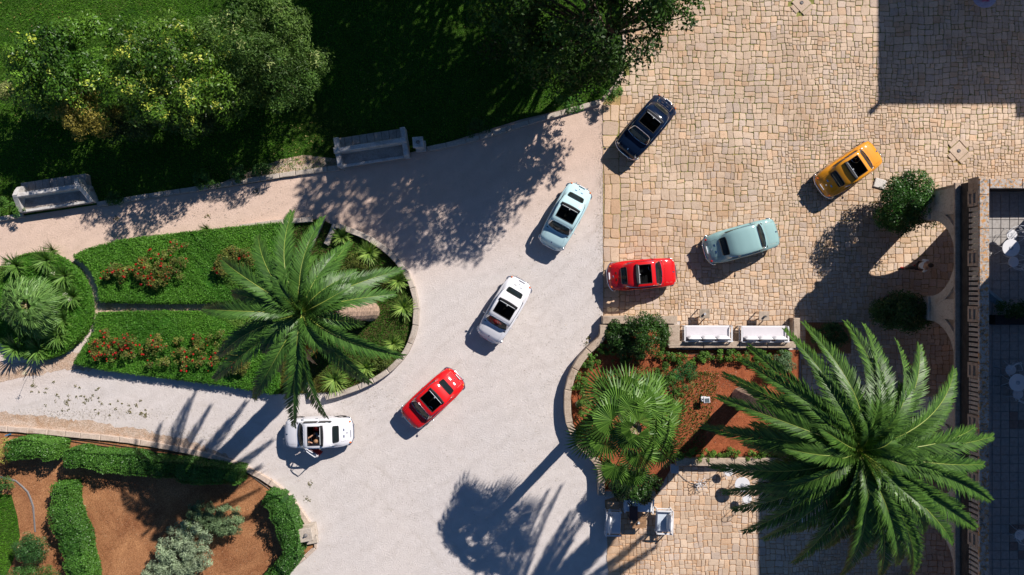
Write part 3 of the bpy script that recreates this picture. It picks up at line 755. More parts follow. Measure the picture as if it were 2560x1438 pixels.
# border course of larger slabs along the gravel
yb = at(0, 262)[1]
while yb > at(0, 790)[1]:
    hh = prng.uniform(.38, .78)
    if prng.random() < .5: cells.append((4.08, yb - hh, 4.78, yb))
    else:
        f_ = prng.uniform(.35, .65); cells.append((4.08, yb - hh, 4.08 + .7 * f_, yb)); cells.append((4.08 + .7 * f_, yb - hh, 4.78, yb))
    yb -= hh
yb = at(0, 1252)[1]
while yb > -14:
    hh = prng.uniform(.3, .5); cells.append((4.25, yb - hh, 4.8, yb)); yb -= hh
CX = np.array([(c[0] + c[2]) / 2 for c in cells]); CY = np.array([(c[1] + c[3]) / 2 for c in cells])
ok = inside(court_poly, CX, CY)
covers = [at(2003, 8), at(2395, 378)]
def stone_mesh(c, rng, hh=0.020):
    x0, y0, x1, y1 = c; j = rng.uniform(.004, .013); x0 += j; x1 -= j; y0 += rng.uniform(.004, .013); y1 -= rng.uniform(.004, .013)
    w_, h_ = x1 - x0, y1 - y0; rr = min(w_, h_, .42) * rng.uniform(.06, .20); P = []
    q = lambda: rng.uniform(-.012, .012)
    for (cx, cy, ax, ay, bx, by) in ((x0, y0, 0, 1, 1, 0), (x1, y0, -1, 0, 0, 1), (x1, y1, 0, -1, -1, 0), (x0, y1, 1, 0, 0, -1)):
        P.append((cx + ax * rr + q(), cy + ay * rr + q())); P.append((cx + (ax + bx) * rr * .3 + q(), cy + (ay + by) * rr * .3 + q())); P.append((cx + bx * rr + q(), cy + by * rr + q()))
    mx, my = (x0 + x1) / 2, (y0 + y1) / 2; out = []
    for (x, y) in P:
        out.append((x + .05 * field(x, y, 3.0) + .02 * math.sin(y * 5 + x * 2), y + .05 * field(x, y, 7.0) + .02 * math.sin(x * 4.4 + y)))
    tx, ty = rng.uniform(-.02, .02), rng.uniform(-.02, .02); top = .012 + hh * rng.uniform(.75, 1.1); n_ = 12; vs = []
    mx = sum(p[0] for p in out) / n_; my = sum(p[1] for p in out) / n_
    for x, y in out: vs.append((x, y, 0.0))
    for x, y in out: vs.append((mx + (x - mx) * .985, my + (y - my) * .985, top * .75))
    for x, y in out: k_ = 1 - .022 / max(.12, math.hypot(x - mx, y - my)); vs.append((mx + (x - mx) * k_, my + (y - my) * k_, top + (x - mx) * tx + (y - my) * ty))
    vs.append((mx, my, top + .003)); fs = []
    for r_ in range(2):
        for i in range(n_): fs.append((r_ * n_ + i, r_ * n_ + (i + 1) % n_, r_ * n_ + n_ + (i + 1) % n_, r_ * n_ + n_ + i))
    for i in range(n_): fs.append((2 * n_ + i, 2 * n_ + (i + 1) % n_, 3 * n_))
    return vs, fs
def stone_tint(x, y, rng):
    base = np.array([.585, .45, .335]) * rng.uniform(.86, 1.12)
    r_ = rng.random()
    if r_ < .16: base *= np.array([.92, .95, 1.03])
    elif r_ < .30: base *= np.array([1.02, .93, .84])
    t = min(max((6.2 - x) / 3 + .4 * field(x, y, 5) + (.35 if y < -6.5 else 0), 0), 1) * .5
    return base * (1 - t) + base * np.array([1.0, .84, .66]) * t
idx = [i for i in range(len(cells)) if ok[i] and not any(abs(CX[i] - c.x) + abs(CY[i] - c.y) < .58 for c in covers) and not (CX[i] > 20.6 and CY[i] < 3.5)]
idx.sort(key=lambda i: -(cells[i][2] - cells[i][0]) * (cells[i][3] - cells[i][1]))
rest = MB()
for q, i in enumerate(idx):
    vs, fs = stone_mesh(cells[i], prng); col = tuple(stone_tint(CX[i], CY[i], prng))
    if q < 297 and CX[i] < 22.5 and abs(CY[i]) < 12.6:
        mb = MB(); mb.add([(v[0] - 4.0, v[1] - 8.0, v[2]) for v in vs], fs); mb.build("stone", PAVER, paving, tint=col)
    else: rest.add([(v[0] - 4.0, v[1] - 8.0, v[2]) for v in vs], fs, col)
tag(rest.build("smaller_stones", PAVER, paving), kind="stuff")
# grass tufts growing in the joints, north-east
GX, GY = RNG.uniform(5, 22.5, 5200), RNG.uniform(-12, 12.5, 5200)
keep = (vnoise(GX, GY, .5, 1.2) + .045 * GY > .42) | (np.hypot(GX - 18.2, GY - 7.2) < 1.4 * RNG.random(5200) + .3)
cl = np.array([(c[0], c[1], c[2], c[3]) for c in np.array(cells)[idx]]); P = []
for x, y in zip(GX[keep][:2000], GY[keep][:2000]):
    j = np.argmin(np.abs(CX[idx] - x) + np.abs(CY[idx] - y)); c = cl[j]
    if random.random() < .5: x = c[0] if random.random() < .5 else c[2]
    else: y = c[1] if random.random() < .5 else c[3]
    for _ in range(5): P.append((x + .05 * field(x, y, 3.0) + random.gauss(0, .035), y + .05 * field(x, y, 7.0) + random.gauss(0, .035), .03))
P = np.array(P); N = np.tile([0, 0, 1.0], (len(P), 1))
tag(polys("joint_grass", leaf_quads(P, N, .045, .4, .5, RNG), GRASS, None, mix_cols(len(P), (.08, .13, .02), (.16, .22, .04), RNG)), "tufts of grass and moss in the joints of the paving", kind="stuff")

# ---------------- kerbs
kerb("stone_kerb", "pale stone kerb between the lawn and the drive, from the left bench to the right bench", pxl([(246, 512), (400, 487), (560, 463), (700, 440), (850, 420)]), .22, .14, .75, KERB, seed=1)
kerb("stone_kerb", "shaded stone kerb of the lawn running from the square pillar to the courtyard", pxl([(1068, 374), (1180, 350), (1300, 314), (1400, 285), (1500, 256)]), .22, .14, .75, KERB, seed=2)
kerb("stone_kerb", "short stone kerb left of the left bench, under small green leaves", pxl([(-30, 552), (20, 546), (62, 538)]), .2, .14, .6, KERB, seed=4)
kerb("stone_kerb", "stone kerb under the big dark tree, along the edge of the paved courtyard", pxl([(1508, 248), (1545, 205), (1558, 150), (1560, 60), (1562, -40)]), .16, .12, .7, KERB_PINK, seed=5)
kerb("stone_kerb", "long curved pale kerb around the red soil bed, ending at the lamp pillar", pxl([(-30, 1068), (100, 1077), (200, 1087), (300, 1097), (400, 1113), (500, 1133), (580, 1155), (650, 1188), (705, 1225), (750, 1275), (772, 1308)]), .24, .14, .85, KERB_PINK, seed=6)
kerb("stone_kerb", "angled end of the red soil bed's kerb, below the lamp pillar", pxl([(790, 1335), (794, 1365), (765, 1392), (735, 1415), (690, 1450)]), .14, .12, .7, KERB_PINK, smooth=False, seed=7)
isl = [(838, 562), (880, 578), (925, 598), (970, 630), (1005, 668), (1030, 715), (1040, 765), (1038, 815), (1022, 865), (995, 905), (950, 942), (900, 967), (850, 985), (812, 994)]
kerb("stone_kerb", "curved stone kerb round the east end of the palm island, beside the agapanthus tufts", pxl(isl, .3), .24, .32, .8, KERB, seed=8)
kerb("stone_kerb", "straight stone kerb at the top of the palm island, half hidden by a frond", pxl([(600, 568), (690, 556), (780, 548)], .2), .22, .25, .7, KERB, smooth=False, seed=9)
kerb("stone_kerb", "slanting stone kerb in the palm island, left side of the little channel", pxl([(805, 545), (785, 590), (768, 625)], .2), .26, .25, .9, KERB, smooth=False, seed=10)
kerb("stone_kerb", "slanting stone kerb in the palm island, right side of the little channel", pxl([(838, 560), (826, 590), (815, 612)], .2), .22, .25, .7, KERB, smooth=False, seed=11)
kerb("stone_kerb", "short slanting stone kerb at the foot of the palm island, between two hanging fronds", pxl([(770, 955), (778, 985), (780, 1000)], .2), .22, .25, .7, KERB, smooth=False, seed=12)
kerb("edging_strip", "thin curved pipe edging beside the small lawn, bottom left", pxl([(0, 1190), (40, 1200), (70, 1225), (85, 1260), (90, 1330)]), .05, .06, 3.0, HOSE_G, cat="garden edging", child="edging_piece", seed=13)

# ---------------- beds
bed = pxl([(-60, 1072), (200, 1090), (400, 1116), (580, 1160), (650, 1192), (705, 1229), (750, 1280), (785, 1330), (790, 1362), (735, 1410), (660, 1480), (-60, 1560)])
sheet("soil_bed", bed, .03, SOIL)
gl = pxl([(-60, 1232), (30, 1236), (45, 1290), (52, 1340), (35, 1400), (-10, 1500), (-60, 1500)])
sheet("small_lawn", gl, .04, LAWN)
blade_grass("small_lawn_grass", gl, .04, 800, .07, (.042, .150, .010), (.135, .31, .024), 5, .016, "grass of the small lawn in the bottom left corner")
IS_E = pxl([(640, 560), (806, 548), (838, 566), (925, 603), (970, 635), (1003, 672), (1027, 717), (1036, 765), (1034, 815), (1018, 862), (990, 902), (945, 938), (845, 980), (700, 985), (560, 960), (530, 760)])
sheet("island_soil", IS_E, .05, soil("island_earth", (.035, .055, .015), (.10, .075, .03), 1.5))
blade_grass("island_grass", IS_E, .05, 900, .08, (.035, .12, .012), (.10, .24, .03), 6, .016, "loose green ground cover in the palm island", patch=(.12, .11, .02))
sheet("island_path", pxl([(225, 750), (700, 752), (700, 786), (225, 786)]), .012, SOIL_L)

def carpet(name, label, poly, height, seed, dens=1500, A=(.034, .130, .010), B=(.115, .28, .028), cat="ground cover", edge=.05, leaf=.065):
    """low clipped ground cover: a block of the same green with a coat of leaves"""
    rng = np.random.default_rng(seed); cx = sum(p[0] for p in poly) / len(poly); cy = sum(p[1] for p in poly) / len(poly)
    root = empty(name, (cx, cy, 0), 0, label, cat, "clipped ground cover of the palm island")
    n_ = int(area(poly) * dens); X, Y = sample_poly(poly, n_); n_ = len(X)
    hz = height * (1 + .12 * vnoise(X, Y, 2.3, seed) + .10 * vnoise(X, Y, 7.0, seed) + .05 * vnoise(X, Y, 17.0, seed)); P = np.stack([X, Y, hz + rng.normal(0, .014, n_)], 1); N = np.tile([.0, .0, 1.0], (n_, 1))
    Ps = [P]; Ns = [N]; k_ = len(poly); A2 = sum(poly[i][0] * poly[(i + 1) % k_][1] - poly[(i + 1) % k_][0] * poly[i][1] for i in range(k_)); sg = 1 if A2 > 0 else -1
    for i in range(k_):
        a_ = np.array(poly[i][:2]); b_ = np.array(poly[(i + 1) % k_][:2]); L = np.linalg.norm(b_ - a_); m_ = int(L * height * dens * 1.4)
        t = rng.random((m_, 1)); nn = np.array([(b_ - a_)[1], -(b_ - a_)[0]]) / L * sg; q = a_ + (b_ - a_) * t + nn * (.02 + rng.normal(0, .035, (m_, 1)))
        Ps.append(np.concatenate([q, rng.uniform(.02, height, (m_, 1))], 1)); Ns.append(np.tile([nn[0], nn[1], .4], (m_, 1)))
    P = np.concatenate(Ps); N = np.concatenate(Ns); C = mix_cols(len(P), A, B, rng, P, 1.1)
    t = np.clip((vnoise(P[:, 0], P[:, 1], .9, seed + 1.0) - .35) * 1.6, 0, .5)[:, None]; C = C * (1 - t) + np.array([.17, .22, .05]) * t
    polys("foliage", leaf_quads(P, N, leaf, .5, .6, rng), LEAF, root, C, off=(cx, cy, 0))
    mb = MB(); mb.prism([((p[0] - cx) * .985, (p[1] - cy) * .97) for p in poly], .01, height * .88); mb.build("stems", LEAF, root, tint=tuple(np.array(A)))
    return root
UB = pxl([(182, 642), (215, 624), (300, 602), (450, 584), (600, 568), (700, 558), (716, 640), (700, 752), (400, 756), (248, 752), (244, 715), (228, 678), (208, 655)], .42)
carpet("ground_cover", "clipped green block of ground cover north of the sunken channel, under the upper rose bushes", UB, .42, 31)
LB = pxl([(240, 785), (400, 781), (560, 784), (640, 786), (700, 800), (690, 985), (560, 962), (400, 942), (250, 922), (183, 908), (206, 872), (234, 828)], .42)
carpet("ground_cover", "clipped green block of ground cover south of the sunken channel, under the lower rose bushes", LB, .42, 32)
circ = pxl([(92 + 130 * math.cos(a) * (1 + .02 * math.sin(5 * a)), 765 + 132 * math.sin(a)) for a in np.linspace(0, 6.283, 36)[:-1]], .4)
carpet("ground_cover", "round clipped green bed under the grey-green fan palm at the left edge", circ, .40, 33)

sheet('small_bed', pxl([(2014, 806), (2128, 806), (2128, 884), (2014, 884)], .05), .052, SOIL)
# ---------------- raised garden in the courtyard
garden = pxl([(1520, 806), (1668, 806), (1668, 866), (1700, 875), (2000, 875), (2000, 1150), (1690, 1152), (1640, 1238), (1512, 1238), (1512, 1165), (1465, 1115), (1432, 1060), (1428, 985), (1450, 915), (1520, 845)], .2)
sheet("garden_soil", garden, .16, SOIL_R)
kerb("garden_wall", "low tan wall along the top of the planted garden, running to the corner behind the white sofas", pxl([(1506, 800), (1694, 800)], .5), .34, .5, 1.3, WALL, cat="wall", child="coping_stone", smooth=False, seed=21)
kerb("garden_wall", "curving low tan wall between the white drive and the fan palm garden", pxl([(1510, 812), (1509, 843), (1475, 873), (1445, 910), (1425, 955), (1418, 1005), (1424, 1060), (1446, 1108), (1482, 1142), (1502, 1168), (1504, 1240)], .5), .30, .5, 1.2, WALL, cat="wall", child="coping_stone", seed=22)
kerb("garden_wall", "short low tan wall stepping down beside the first white sofa", pxl([(1685, 812), (1685, 866)], .5), .5, .5, 1.2, WALL, cat="wall", child="coping_stone", smooth=False, seed=23)
kerb("garden_wall", "low tan wall directly behind the two white sofas", pxl([(1672, 862), (1990, 862)], .5), .28, .5, 1.4, WALL, cat="wall", child="coping_stone", smooth=False, seed=24)
kerb("garden_wall", "short tan wall at the right end of the sofa row, beside the shaded paving", pxl([(1992, 795), (1992, 850)], .5), .28, .5, 1.2, WALL, cat="wall", child="coping_stone", smooth=False, seed=25)
kerb("garden_wall", "low tan wall along the bottom of the garden, above the iron tables", pxl([(1690, 1156), (1990, 1156)], .45), .34, .42, 1.3, WALL, cat="wall", child="coping_stone", smooth=False, seed=26)
kerb("garden_wall", "short shaded wall behind the blue-shaded sofa, under the dark bush", pxl([(1512, 1236), (1640, 1236)], .5), .26, .45, 1.2, WALL, cat="wall", child="coping_stone", smooth=False, seed=27)

# ================================================================== LOGGIA BUILDING
XW, YN = 17.3, 4.03
SP, RAD, PITCH = 2.24, 1.56, 4.15     # springing height, arch radius, pitch
lg = empty("loggia_building", (XW, YN, 0), 0, "long stone loggia with round arches and a balustraded roof terrace along the right side", "building")
arches = [1.22 - PITCH * i for i in range(4)]
def arcade(fn, s0, s1, cs, name, zt=4.0, th=.5, RAD=RAD, SP=SP):
    """wall with arched openings; fn(s, z, depth) -> point"""
    mb = MB(); cuts = sorted(cs); edges = [s0] + [e for c in cuts for e in (c - RAD, c + RAD)] + [s1]
    for i in range(0, len(edges), 2):
        a_, b_ = edges[i], edges[i + 1]
        vs = [fn(s, z, d_) for d_ in (0, th) for z in (0, zt) for s in (a_, b_)]
        mb.add(vs, [(0, 1, 3, 2), (5, 4, 6, 7), (4, 0, 2, 6), (1, 5, 7, 3), (2, 3, 7, 6)])
    K = 22
    for c in cuts:
        for i in range(K):
            a0 = math.pi * i / K; a1 = math.pi * (i + 1) / K
            p0 = (c - RAD * math.cos(a0), SP + RAD * math.sin(a0)); p1 = (c - RAD * math.cos(a1), SP + RAD * math.sin(a1))
            vs = [fn(p0[0], p0[1], 0), fn(p1[0], p1[1], 0), fn(p1[0], zt, 0), fn(p0[0], zt, 0), fn(p0[0], p0[1], th), fn(p1[0], p1[1], th), fn(p1[0], zt, th), fn(p0[0], zt, th)]
            mb.add(vs, [(0, 1, 2, 3), (5, 4, 7, 6), (4, 5, 1, 0), (3, 2, 6, 7)])
    return mb.build(name, FACADE, lg, True)
west = lambda s, z, d_: (XW + d_, s, z)
arcade(west, -15.0, YN, arches, "west_wall")
north = lambda s, z, d_: (s, YN - d_, z)
arcade(north, XW + .52, 24.0, [19.62], "north_wall", RAD=1.06, SP=2.6)
for c in arches:                       # raised mouldings round each arch
    mb = MB(); K = 24
    for (r0, r1, dep) in ((RAD + .01, RAD + .30, .05), (RAD + .34, RAD + .40, .09)):
        for i in range(K):
            a0, a1 = math.pi * i / K, math.pi * (i + 1) / K; vs = []
            for (a_, r_, x_) in ((a0, r0, 0), (a1, r0, 0), (a1, r1, 0), (a0, r1, 0), (a0, r0, dep), (a1, r0, dep), (a1, r1, dep), (a0, r1, dep)):
                zz = SP + r_ * math.sin(a_); vs.append((XW - x_ - .003, c - r_ * math.cos(a_), min(zz, 3.99)))
            mb.add(vs, [(4, 5, 6, 7), (0, 1, 5, 4), (2, 3, 7, 6), (1, 2, 6, 5), (3, 0, 4, 7)])
    mb.build("arch_moulding", FACADE_P, lg, True)
for i in range(5):                     # pale piers between the arches
    y = 1.22 + PITCH / 2 - PITCH * i if i else 3.40
    wd = 1.0 if i else 1.22
    mb = MB(); mb.box((XW - .03, y, 1.1), (.10, wd - .12, 2.2), bev=.02); mb.box((XW - .06, y, 2.24), (.16, wd - .02, .14), bev=.02); mb.box((XW - .035, y, 3.10), (.08, wd - .2, 1.5), bev=.015); mb.box((XW - .06, y, 3.10), (.05, wd - .5, 1.2), bev=.01); mb.build("pier", FACADE_P, lg, True)
mb = MB(); mb.box((XW - .08, -5.5, 3.98), (.20, 19.1, .10), bev=.02); mb.build("cornice", FACADE, lg, True)
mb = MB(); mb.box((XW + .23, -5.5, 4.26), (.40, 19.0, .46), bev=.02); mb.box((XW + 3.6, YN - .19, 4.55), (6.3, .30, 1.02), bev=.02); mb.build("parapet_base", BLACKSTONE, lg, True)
# balustrade: pedestals, balusters, coping
XB = XW + .12
ped_px = [494, 645, 786, 928, 1060, 1203, 1352, 1495]
py = [(719 - p) / F * 25.0 for p in ped_px]
for k_, y in enumerate(py):
    mb = MB(); hw = .30
    mb.box((XB + .08, y, 4.80), (.36, hw * 2, .60), bev=.012)
    mb.box((XB - .13, y, 4.80), (.06, hw * 2, .10)); 
    for (dy, dz, sy, sz) in ((-.24, 0, .10, .56), (.24, 0, .10, .56), (0, .235, .38, .09), (0, -.235, .38, .09)): mb.box((XB - .125, y + dy, 4.80 + dz), (.05, sy, sz))
    mb.build("pedestal", FACADE, lg, True)
def baluster(y):
    mb = MB(); mb.box((XB, y, 4.80), (.14, .115, .60), bev=.015); mb.box((XB, y, 4.54), (.17, .13, .07)); mb.box((XB, y, 5.05), (.17, .13, .07)); return mb.build("baluster", FACADE_P, lg, True)
first = baluster(0.0)
spans = [(YN - .05, py[0] + .3)] + [(py[i] - .3, py[i + 1] + .3) for i in range(len(py) - 1)]
nb = 0
for i, (a_, b_) in enumerate(spans):
    k_ = 8
    if i == 0: continue
    for j in range(k_):
        y = a_ + (b_ - a_) * (j + .5) / k_
        if nb == 0: first.location.y += y; nb = 1; yy0 = y
        else: o = first.copy(); COL.objects.link(o); o.parent = lg; o.location.y = first.location.y + (y - yy0)
mb = MB(); mb.box((XB + .02, (YN + py[0]) / 2 + .15, 4.80), (.30, .55, .58), bev=.02); mb.build("end_block", FACADE, lg, True)
yy = YN
ci = 0
while yy > -13.5:
    L = 1.25 if ci else .6; mb = MB(); mb.box((XW + .15, yy - L / 2, 5.13), (.36, L - .01, .10), bev=.015); mb.build("coping_stone", LICHEN, lg, True); yy -= L; ci += 1
xx = XW + .35
while xx < 24: mb = MB(); mb.box((xx + .6, YN - .19, 5.13), (1.19, .36, .10), bev=.015); mb.build("coping_stone", LICHEN, lg, True); xx += 1.2
mb = MB(); mb.box((XW + 3.6, -5.48, 4.05), (6.3, 18.98, .14)); mb.build("terrace_slab", GROUT, lg, True)
# terrace tiles: individual ones where the terrace is in view, the rest as one mass
tx0, ty0, ts = XW + .50, YN - .42, .335
tile0 = None; cnt = 0; bulk = MB()
trng = random.Random(4)
for i in range(int((-12.5 - ty0) / -ts)):
    for j in range(9):
        x, y = tx0 + (j + .5) * ts, ty0 - (i + .5) * ts
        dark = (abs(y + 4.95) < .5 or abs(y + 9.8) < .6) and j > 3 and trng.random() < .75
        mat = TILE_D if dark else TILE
        if j < 6 and cnt < 290:
            if tile0 is None:
                mb = MB(); mb.box((x, y, 4.135), (ts - .02, ts - .02, .03), bev=.006); tile0 = mb.build("tile", TILE, lg, True); tx_, ty_ = x, y; o = tile0
            else: o = tile0.copy(); COL.objects.link(o); o.parent = lg; o.location = (x - tx_, y - ty_, trng.uniform(-.003, .003))
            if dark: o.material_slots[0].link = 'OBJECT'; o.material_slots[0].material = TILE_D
            cnt += 1
        else: bulk.box((x, y, 4.135), (ts - .02, ts - .02, .03))
tag(bulk.build("far_tiles", TILE, lg, True), kind="stuff")
# upper storey standing on the terrace, and the house to the north-east: both cast the shade in view
ub = empty("upper_storey", (23.5, -6, 4.13), 0, "plastered upper storey set back behind the roof terrace", "building")
mb = MB(); mb.box((24.5, -6.2, 7.25), (7.9, 19.4, 6.2)); mb.build("wall", PLASTER, ub, True)
mb = MB(); mb.box((24.5, -6.2, 10.42), (8.0, 19.5, .14)); mb.build("roof", ROOFM, ub, True)
for i in range(4):
    mb = MB(); mb.box((20.53, 1.2 - i * 4.4, 6.6), (.08, 1.2, 2.2)); wdw = mb.build("window", GLASS, ub, True)
    mb = MB(); 
    for s_ in (-1, 1): mb.box((20.50, 1.2 - i * 4.4 + s_ * .66, 6.6), (.10, .12, 2.44)); mb.box((20.50, 1.2 - i * 4.4, 6.6 + s_ * 1.16), (.10, 1.2, .12))
    f_ = mb.build("frame", WHITE, ub, True); f_.parent = wdw
nb_ = empty("corner_house", (24.3, 17.1, 0), 0, "plastered house beyond the top right corner of the courtyard", "building")
mb = MB(); mb.box((27.7, 26.0, 4.5), (6.0, 18.0, 9.0), R(0)); mb.box((34.2, 25.4, 4.5), (6.8, 18.0, 9.0)); mb.build("wall", PLASTER, nb_, True)
mb = MB(); mb.box((27.7, 26.0, 9.06), (6.2, 18.2, .12)); mb.box((34.2, 25.4, 9.06), (6.9, 18.2, .12)); mb.build("roof", ROOFM, nb_, True)
mb = MB(); mb.lathe((24.85, 17.15, 9.1), [(.11, 0), (.10, .3), (.13, .5), (.14, .62), (.05, .7)], 12); mb.build("roof_finial", PLASTER, nb_, True)
for i in range(3):
    mb = MB(); mb.box((24.68, 19.5 + i * 4.5, 4.6), (.1, 1.2, 2.0)); wdw = mb.build("window", GLASS, nb_, True)

# ================================================================== CARS
def hermite(xs, ys):
    xs = np.array(xs, float); ys = np.array(ys, float); m_ = np.gradient(ys, xs)
    def f(x):
        x = np.clip(x, xs[0], xs[-1]); i = np.clip(np.searchsorted(xs, x) - 1, 0, len(xs) - 2); h_ = xs[i + 1] - xs[i]; t = (x - xs[i]) / h_
        return (2 * t ** 3 - 3 * t ** 2 + 1) * ys[i] + (t ** 3 - 2 * t ** 2 + t) * h_ * m_[i] + (-2 * t ** 3 + 3 * t ** 2) * ys[i + 1] + (t ** 3 - t ** 2) * h_ * m_[i + 1]
    return f
cW = hermite([-1.485, -1.45, -1.36, -1.2, -.95, -.5, 0, .5, .85, 1.1, 1.28, 1.38, 1.44, 1.475], [.34, .44, .53, .595, .64, .66, .66, .655, .64, .615, .58, .53, .45, .34])
cB = hermite([-1.485, -1.42, -1.3, -1.1, -.8, -.4, 0, .5, .85, 1.1, 1.3, 1.40, 1.475], [.50, .58, .66, .74, .80, .83, .84, .84, .82, .78, .71, .62, .50])
cC = hermite([-1.485, -1.43, -1.3, -1.12, -.98, -.80, -.6, -.35, -.05, .22, .42, .60, .80, .95, 1.15, 1.32, 1.42, 1.475], [.50, .61, .74, .86, .965, 1.10, 1.22, 1.295, 1.325, 1.315, 1.265, 1.10, .90, .875, .83, .76, .66, .50])
cL = hermite([-1.485, -1.3, -1.0, 1.0, 1.3, 1.475], [.32, .24, .19, .19, .24, .32])
def blend(x): 
    a_ = np.clip((x + 1.12) / .42, 0, 1); b_ = np.clip((.86 - x) / .34, 0, 1); a_ = a_ * a_ * (3 - 2 * a_); b_ = b_ * b_ * (3 - 2 * b_); return a_ * b_
def keys(x):
    W, B, C, L = cW(x), cB(x), cC(x), cL(x); d_ = C - B; b_ = blend(x); h_ = B - L
    wg = W * (.86 - .05 * np.clip(-x - .4, 0, 1)); wr = np.minimum(.525 - .10 * np.clip((-x - .35) / .6, 0, 1) ** 1.5 - .03 * np.clip(x, 0, 1), W * .82)
    lerp = lambda p, q: p * (1 - b_) + q * b_
    Y = [W * .90, W * .985, W, W * .985, W * .955, W * .90, lerp(W * .80, wg), lerp(W * .60, wr + .012), lerp(W * .40, wr - .055), lerp(W * .2, wr * .5), 0 * W]
    Z = [L, L + .08 * h_, L + .42 * h_, L + .82 * h_, L + .95 * h_, B, lerp(B + .40 * d_, B + .03), lerp(B + .76 * d_, C - .10), lerp(B + .90 * d_, C - .028), lerp(B + .975 * d_, C - .004), C]
    return np.array(Y), np.array(Z)
def surf(x, k_):
    Y, Z = keys(np.array(float(x))); i = int(min(max(math.floor(k_), 0), 9)); t = k_ - i
    def cr(A):
        p0 = A[max(i - 1, 0)]; p1 = A[i]; p2 = A[i + 1]; p3 = A[i + 2] if i + 2 <= 10 else (-A[9] if A is Y else A[9])
        return float(.5 * (2 * p1 + (p2 - p0) * t + (2 * p0 - 5 * p1 + 4 * p2 - p3) * t * t + (3 * p1 - p0 - 3 * p2 + p3) * t ** 3))
    return cr(Y), cr(Z)
XS = np.unique(np.concatenate([np.linspace(-1.485, -1.3, 9), np.linspace(-1.3, 1.3, 66), np.linspace(1.3, 1.475, 9)]))
KS = np.concatenate([np.linspace(0, 5, 18)[:-1], np.linspace(5, 10, 26)])
GRID = [[surf(x, k_) for k_ in KS] for x in XS]
def zat(x, y):
    """height of the upper shell above (x, y)"""
    ay = abs(y); lo, hi = 5.0, 10.0
    for _ in range(18):
        m_ = (lo + hi) / 2
        if surf(x, m_)[0] > ay: lo = m_
        else: hi = m_
    return surf(x, lo)[1]
def region(x, k_, y, hole):
    if hole and -.33 < x < .25 and y < .40 and k_ > 7: return 'hole'
    t = (x - .46) / (.80 - .46)
    if -.02 < t < .90 - .22 * (y / .5) ** 2 and y < .425 + .09 * t and k_ > 6.1: return 'hole'
    if -1.00 < x < -.76 and y < .345: return 'hole'
    if 6.15 < k_ < 6.92 and (-.10 < x < .50 or -.68 < x < -.17): return 'hole'
    if -.14 < x < .60 and .35 < k_ < 6.1: return 'door'
    if .90 < x < 1.36 and y < .44 + .0 * x and k_ > 6: return 'hood'
    if -1.40 < x < -1.06 and y < .36 and k_ > 6: return 'engine_lid'
    for xw in (-.92, .92):
        if k_ < 4.6 and (x - xw) ** 2 + 0 < .30 ** 2:
            zz = surf(x, k_)[1]
            if (x - xw) ** 2 + (zz - .27) ** 2 < .30 ** 2: return 'arch'
    return 'body'
REG = {}
def regs(hole):
    if hole not in REG:
        M_ = {}
        for i in range(len(XS) - 1):
            for j in range(len(KS) - 1):
                xc = (XS[i] + XS[i + 1]) / 2; kc = (KS[j] + KS[j + 1]) / 2; yc = (GRID[i][j][0] + GRID[i + 1][j + 1][0]) / 2
                M_[i, j] = region(xc, kc, yc, hole)
        REG[hole] = M_
    return REG[hole]
def shell(regname, hole, sides=(1, -1), shrink=1.0, lift=0.0):
    vs = []; fs = []; vid = {}
    M_ = regs(hole); names = regname if isinstance(regname, tuple) else (regname,)
    for (i, j), rg in M_.items():
        if rg not in names: continue
        for s_ in sides:
            f_ = []
            for (a_, b_) in ((i, j), (i + 1, j), (i + 1, j + 1), (i, j + 1)):
                mid = (b_ == len(KS) - 1); key = (a_, b_, 0 if mid else s_)
                if key not in vid: y, z = GRID[a_][b_]; vid[key] = len(vs); vs.append([XS[a_], y * s_ * (0 if mid else 1), z + lift])
                f_.append(vid[key])
            fs.append(tuple(f_) if s_ > 0 else tuple(f_[::-1]))
    if shrink != 1.0:
        A = np.array(vs); c = (A.max(0) + A.min(0)) / 2; A = c + (A - c) * np.array([shrink, shrink if len(sides) == 2 else 1, 1]); vs = A.tolist()
    mb = MB(); mb.add(vs, fs); return mb
def patch(fx, nx=10, ny=14, q=.35):
    """rounded patch: fx(s,t) with s,t in -1..1 -> point"""
    mb = MB(); vs = []; fs = []
    for i in range(nx + 1):
        t = -1 + 2 * i / nx; e = max(0, (abs(t) - 1 + q) / q); sm = 1 - .22 * (1 - math.sqrt(max(0, 1 - e * e)))
        for j in range(ny + 1): vs.append(fx((-1 + 2 * j / ny) * sm, t))
    for i in range(nx):
        for j in range(ny): fs.append((i * (ny + 1) + j, (i + 1) * (ny + 1) + j, (i + 1) * (ny + 1) + j + 1, i * (ny + 1) + j + 1))
    return mb.add(vs, fs)
def ring_of(fx, n_=40, q=.35):
    pts = []
    for k_ in range(n_):
        a_ = 2 * math.pi * k_ / n_; c, s_ = math.cos(a_), math.sin(a_); e = .28; x = math.copysign(abs(c) ** e, c); y = math.copysign(abs(s_) ** e, s_); pts.append(fx(x * .99, y * .99))
    return pts
def ws(s_, t, lift=.012):      # windscreen
    tt = (t + 1) / 2; y = s_ * (.43 + .10 * tt); x = .455 + (.335 - .07 * s_ * s_) * tt; return (x, y, zat(x, y) + lift)
def rw(s_, t, lift=.012):
    x = -.88 + t * .115; y = s_ * (.36 + .015 * t); return (x, y, zat(x, y) + lift)
def sw(x0, x1, sd):
    def f(s_, t):
        x = (x0 + x1) / 2 + s_ * (x1 - x0) / 2; y, z = surf(x, 6.53 + t * .40); return (x, sd * (y + .008), z)
    return f

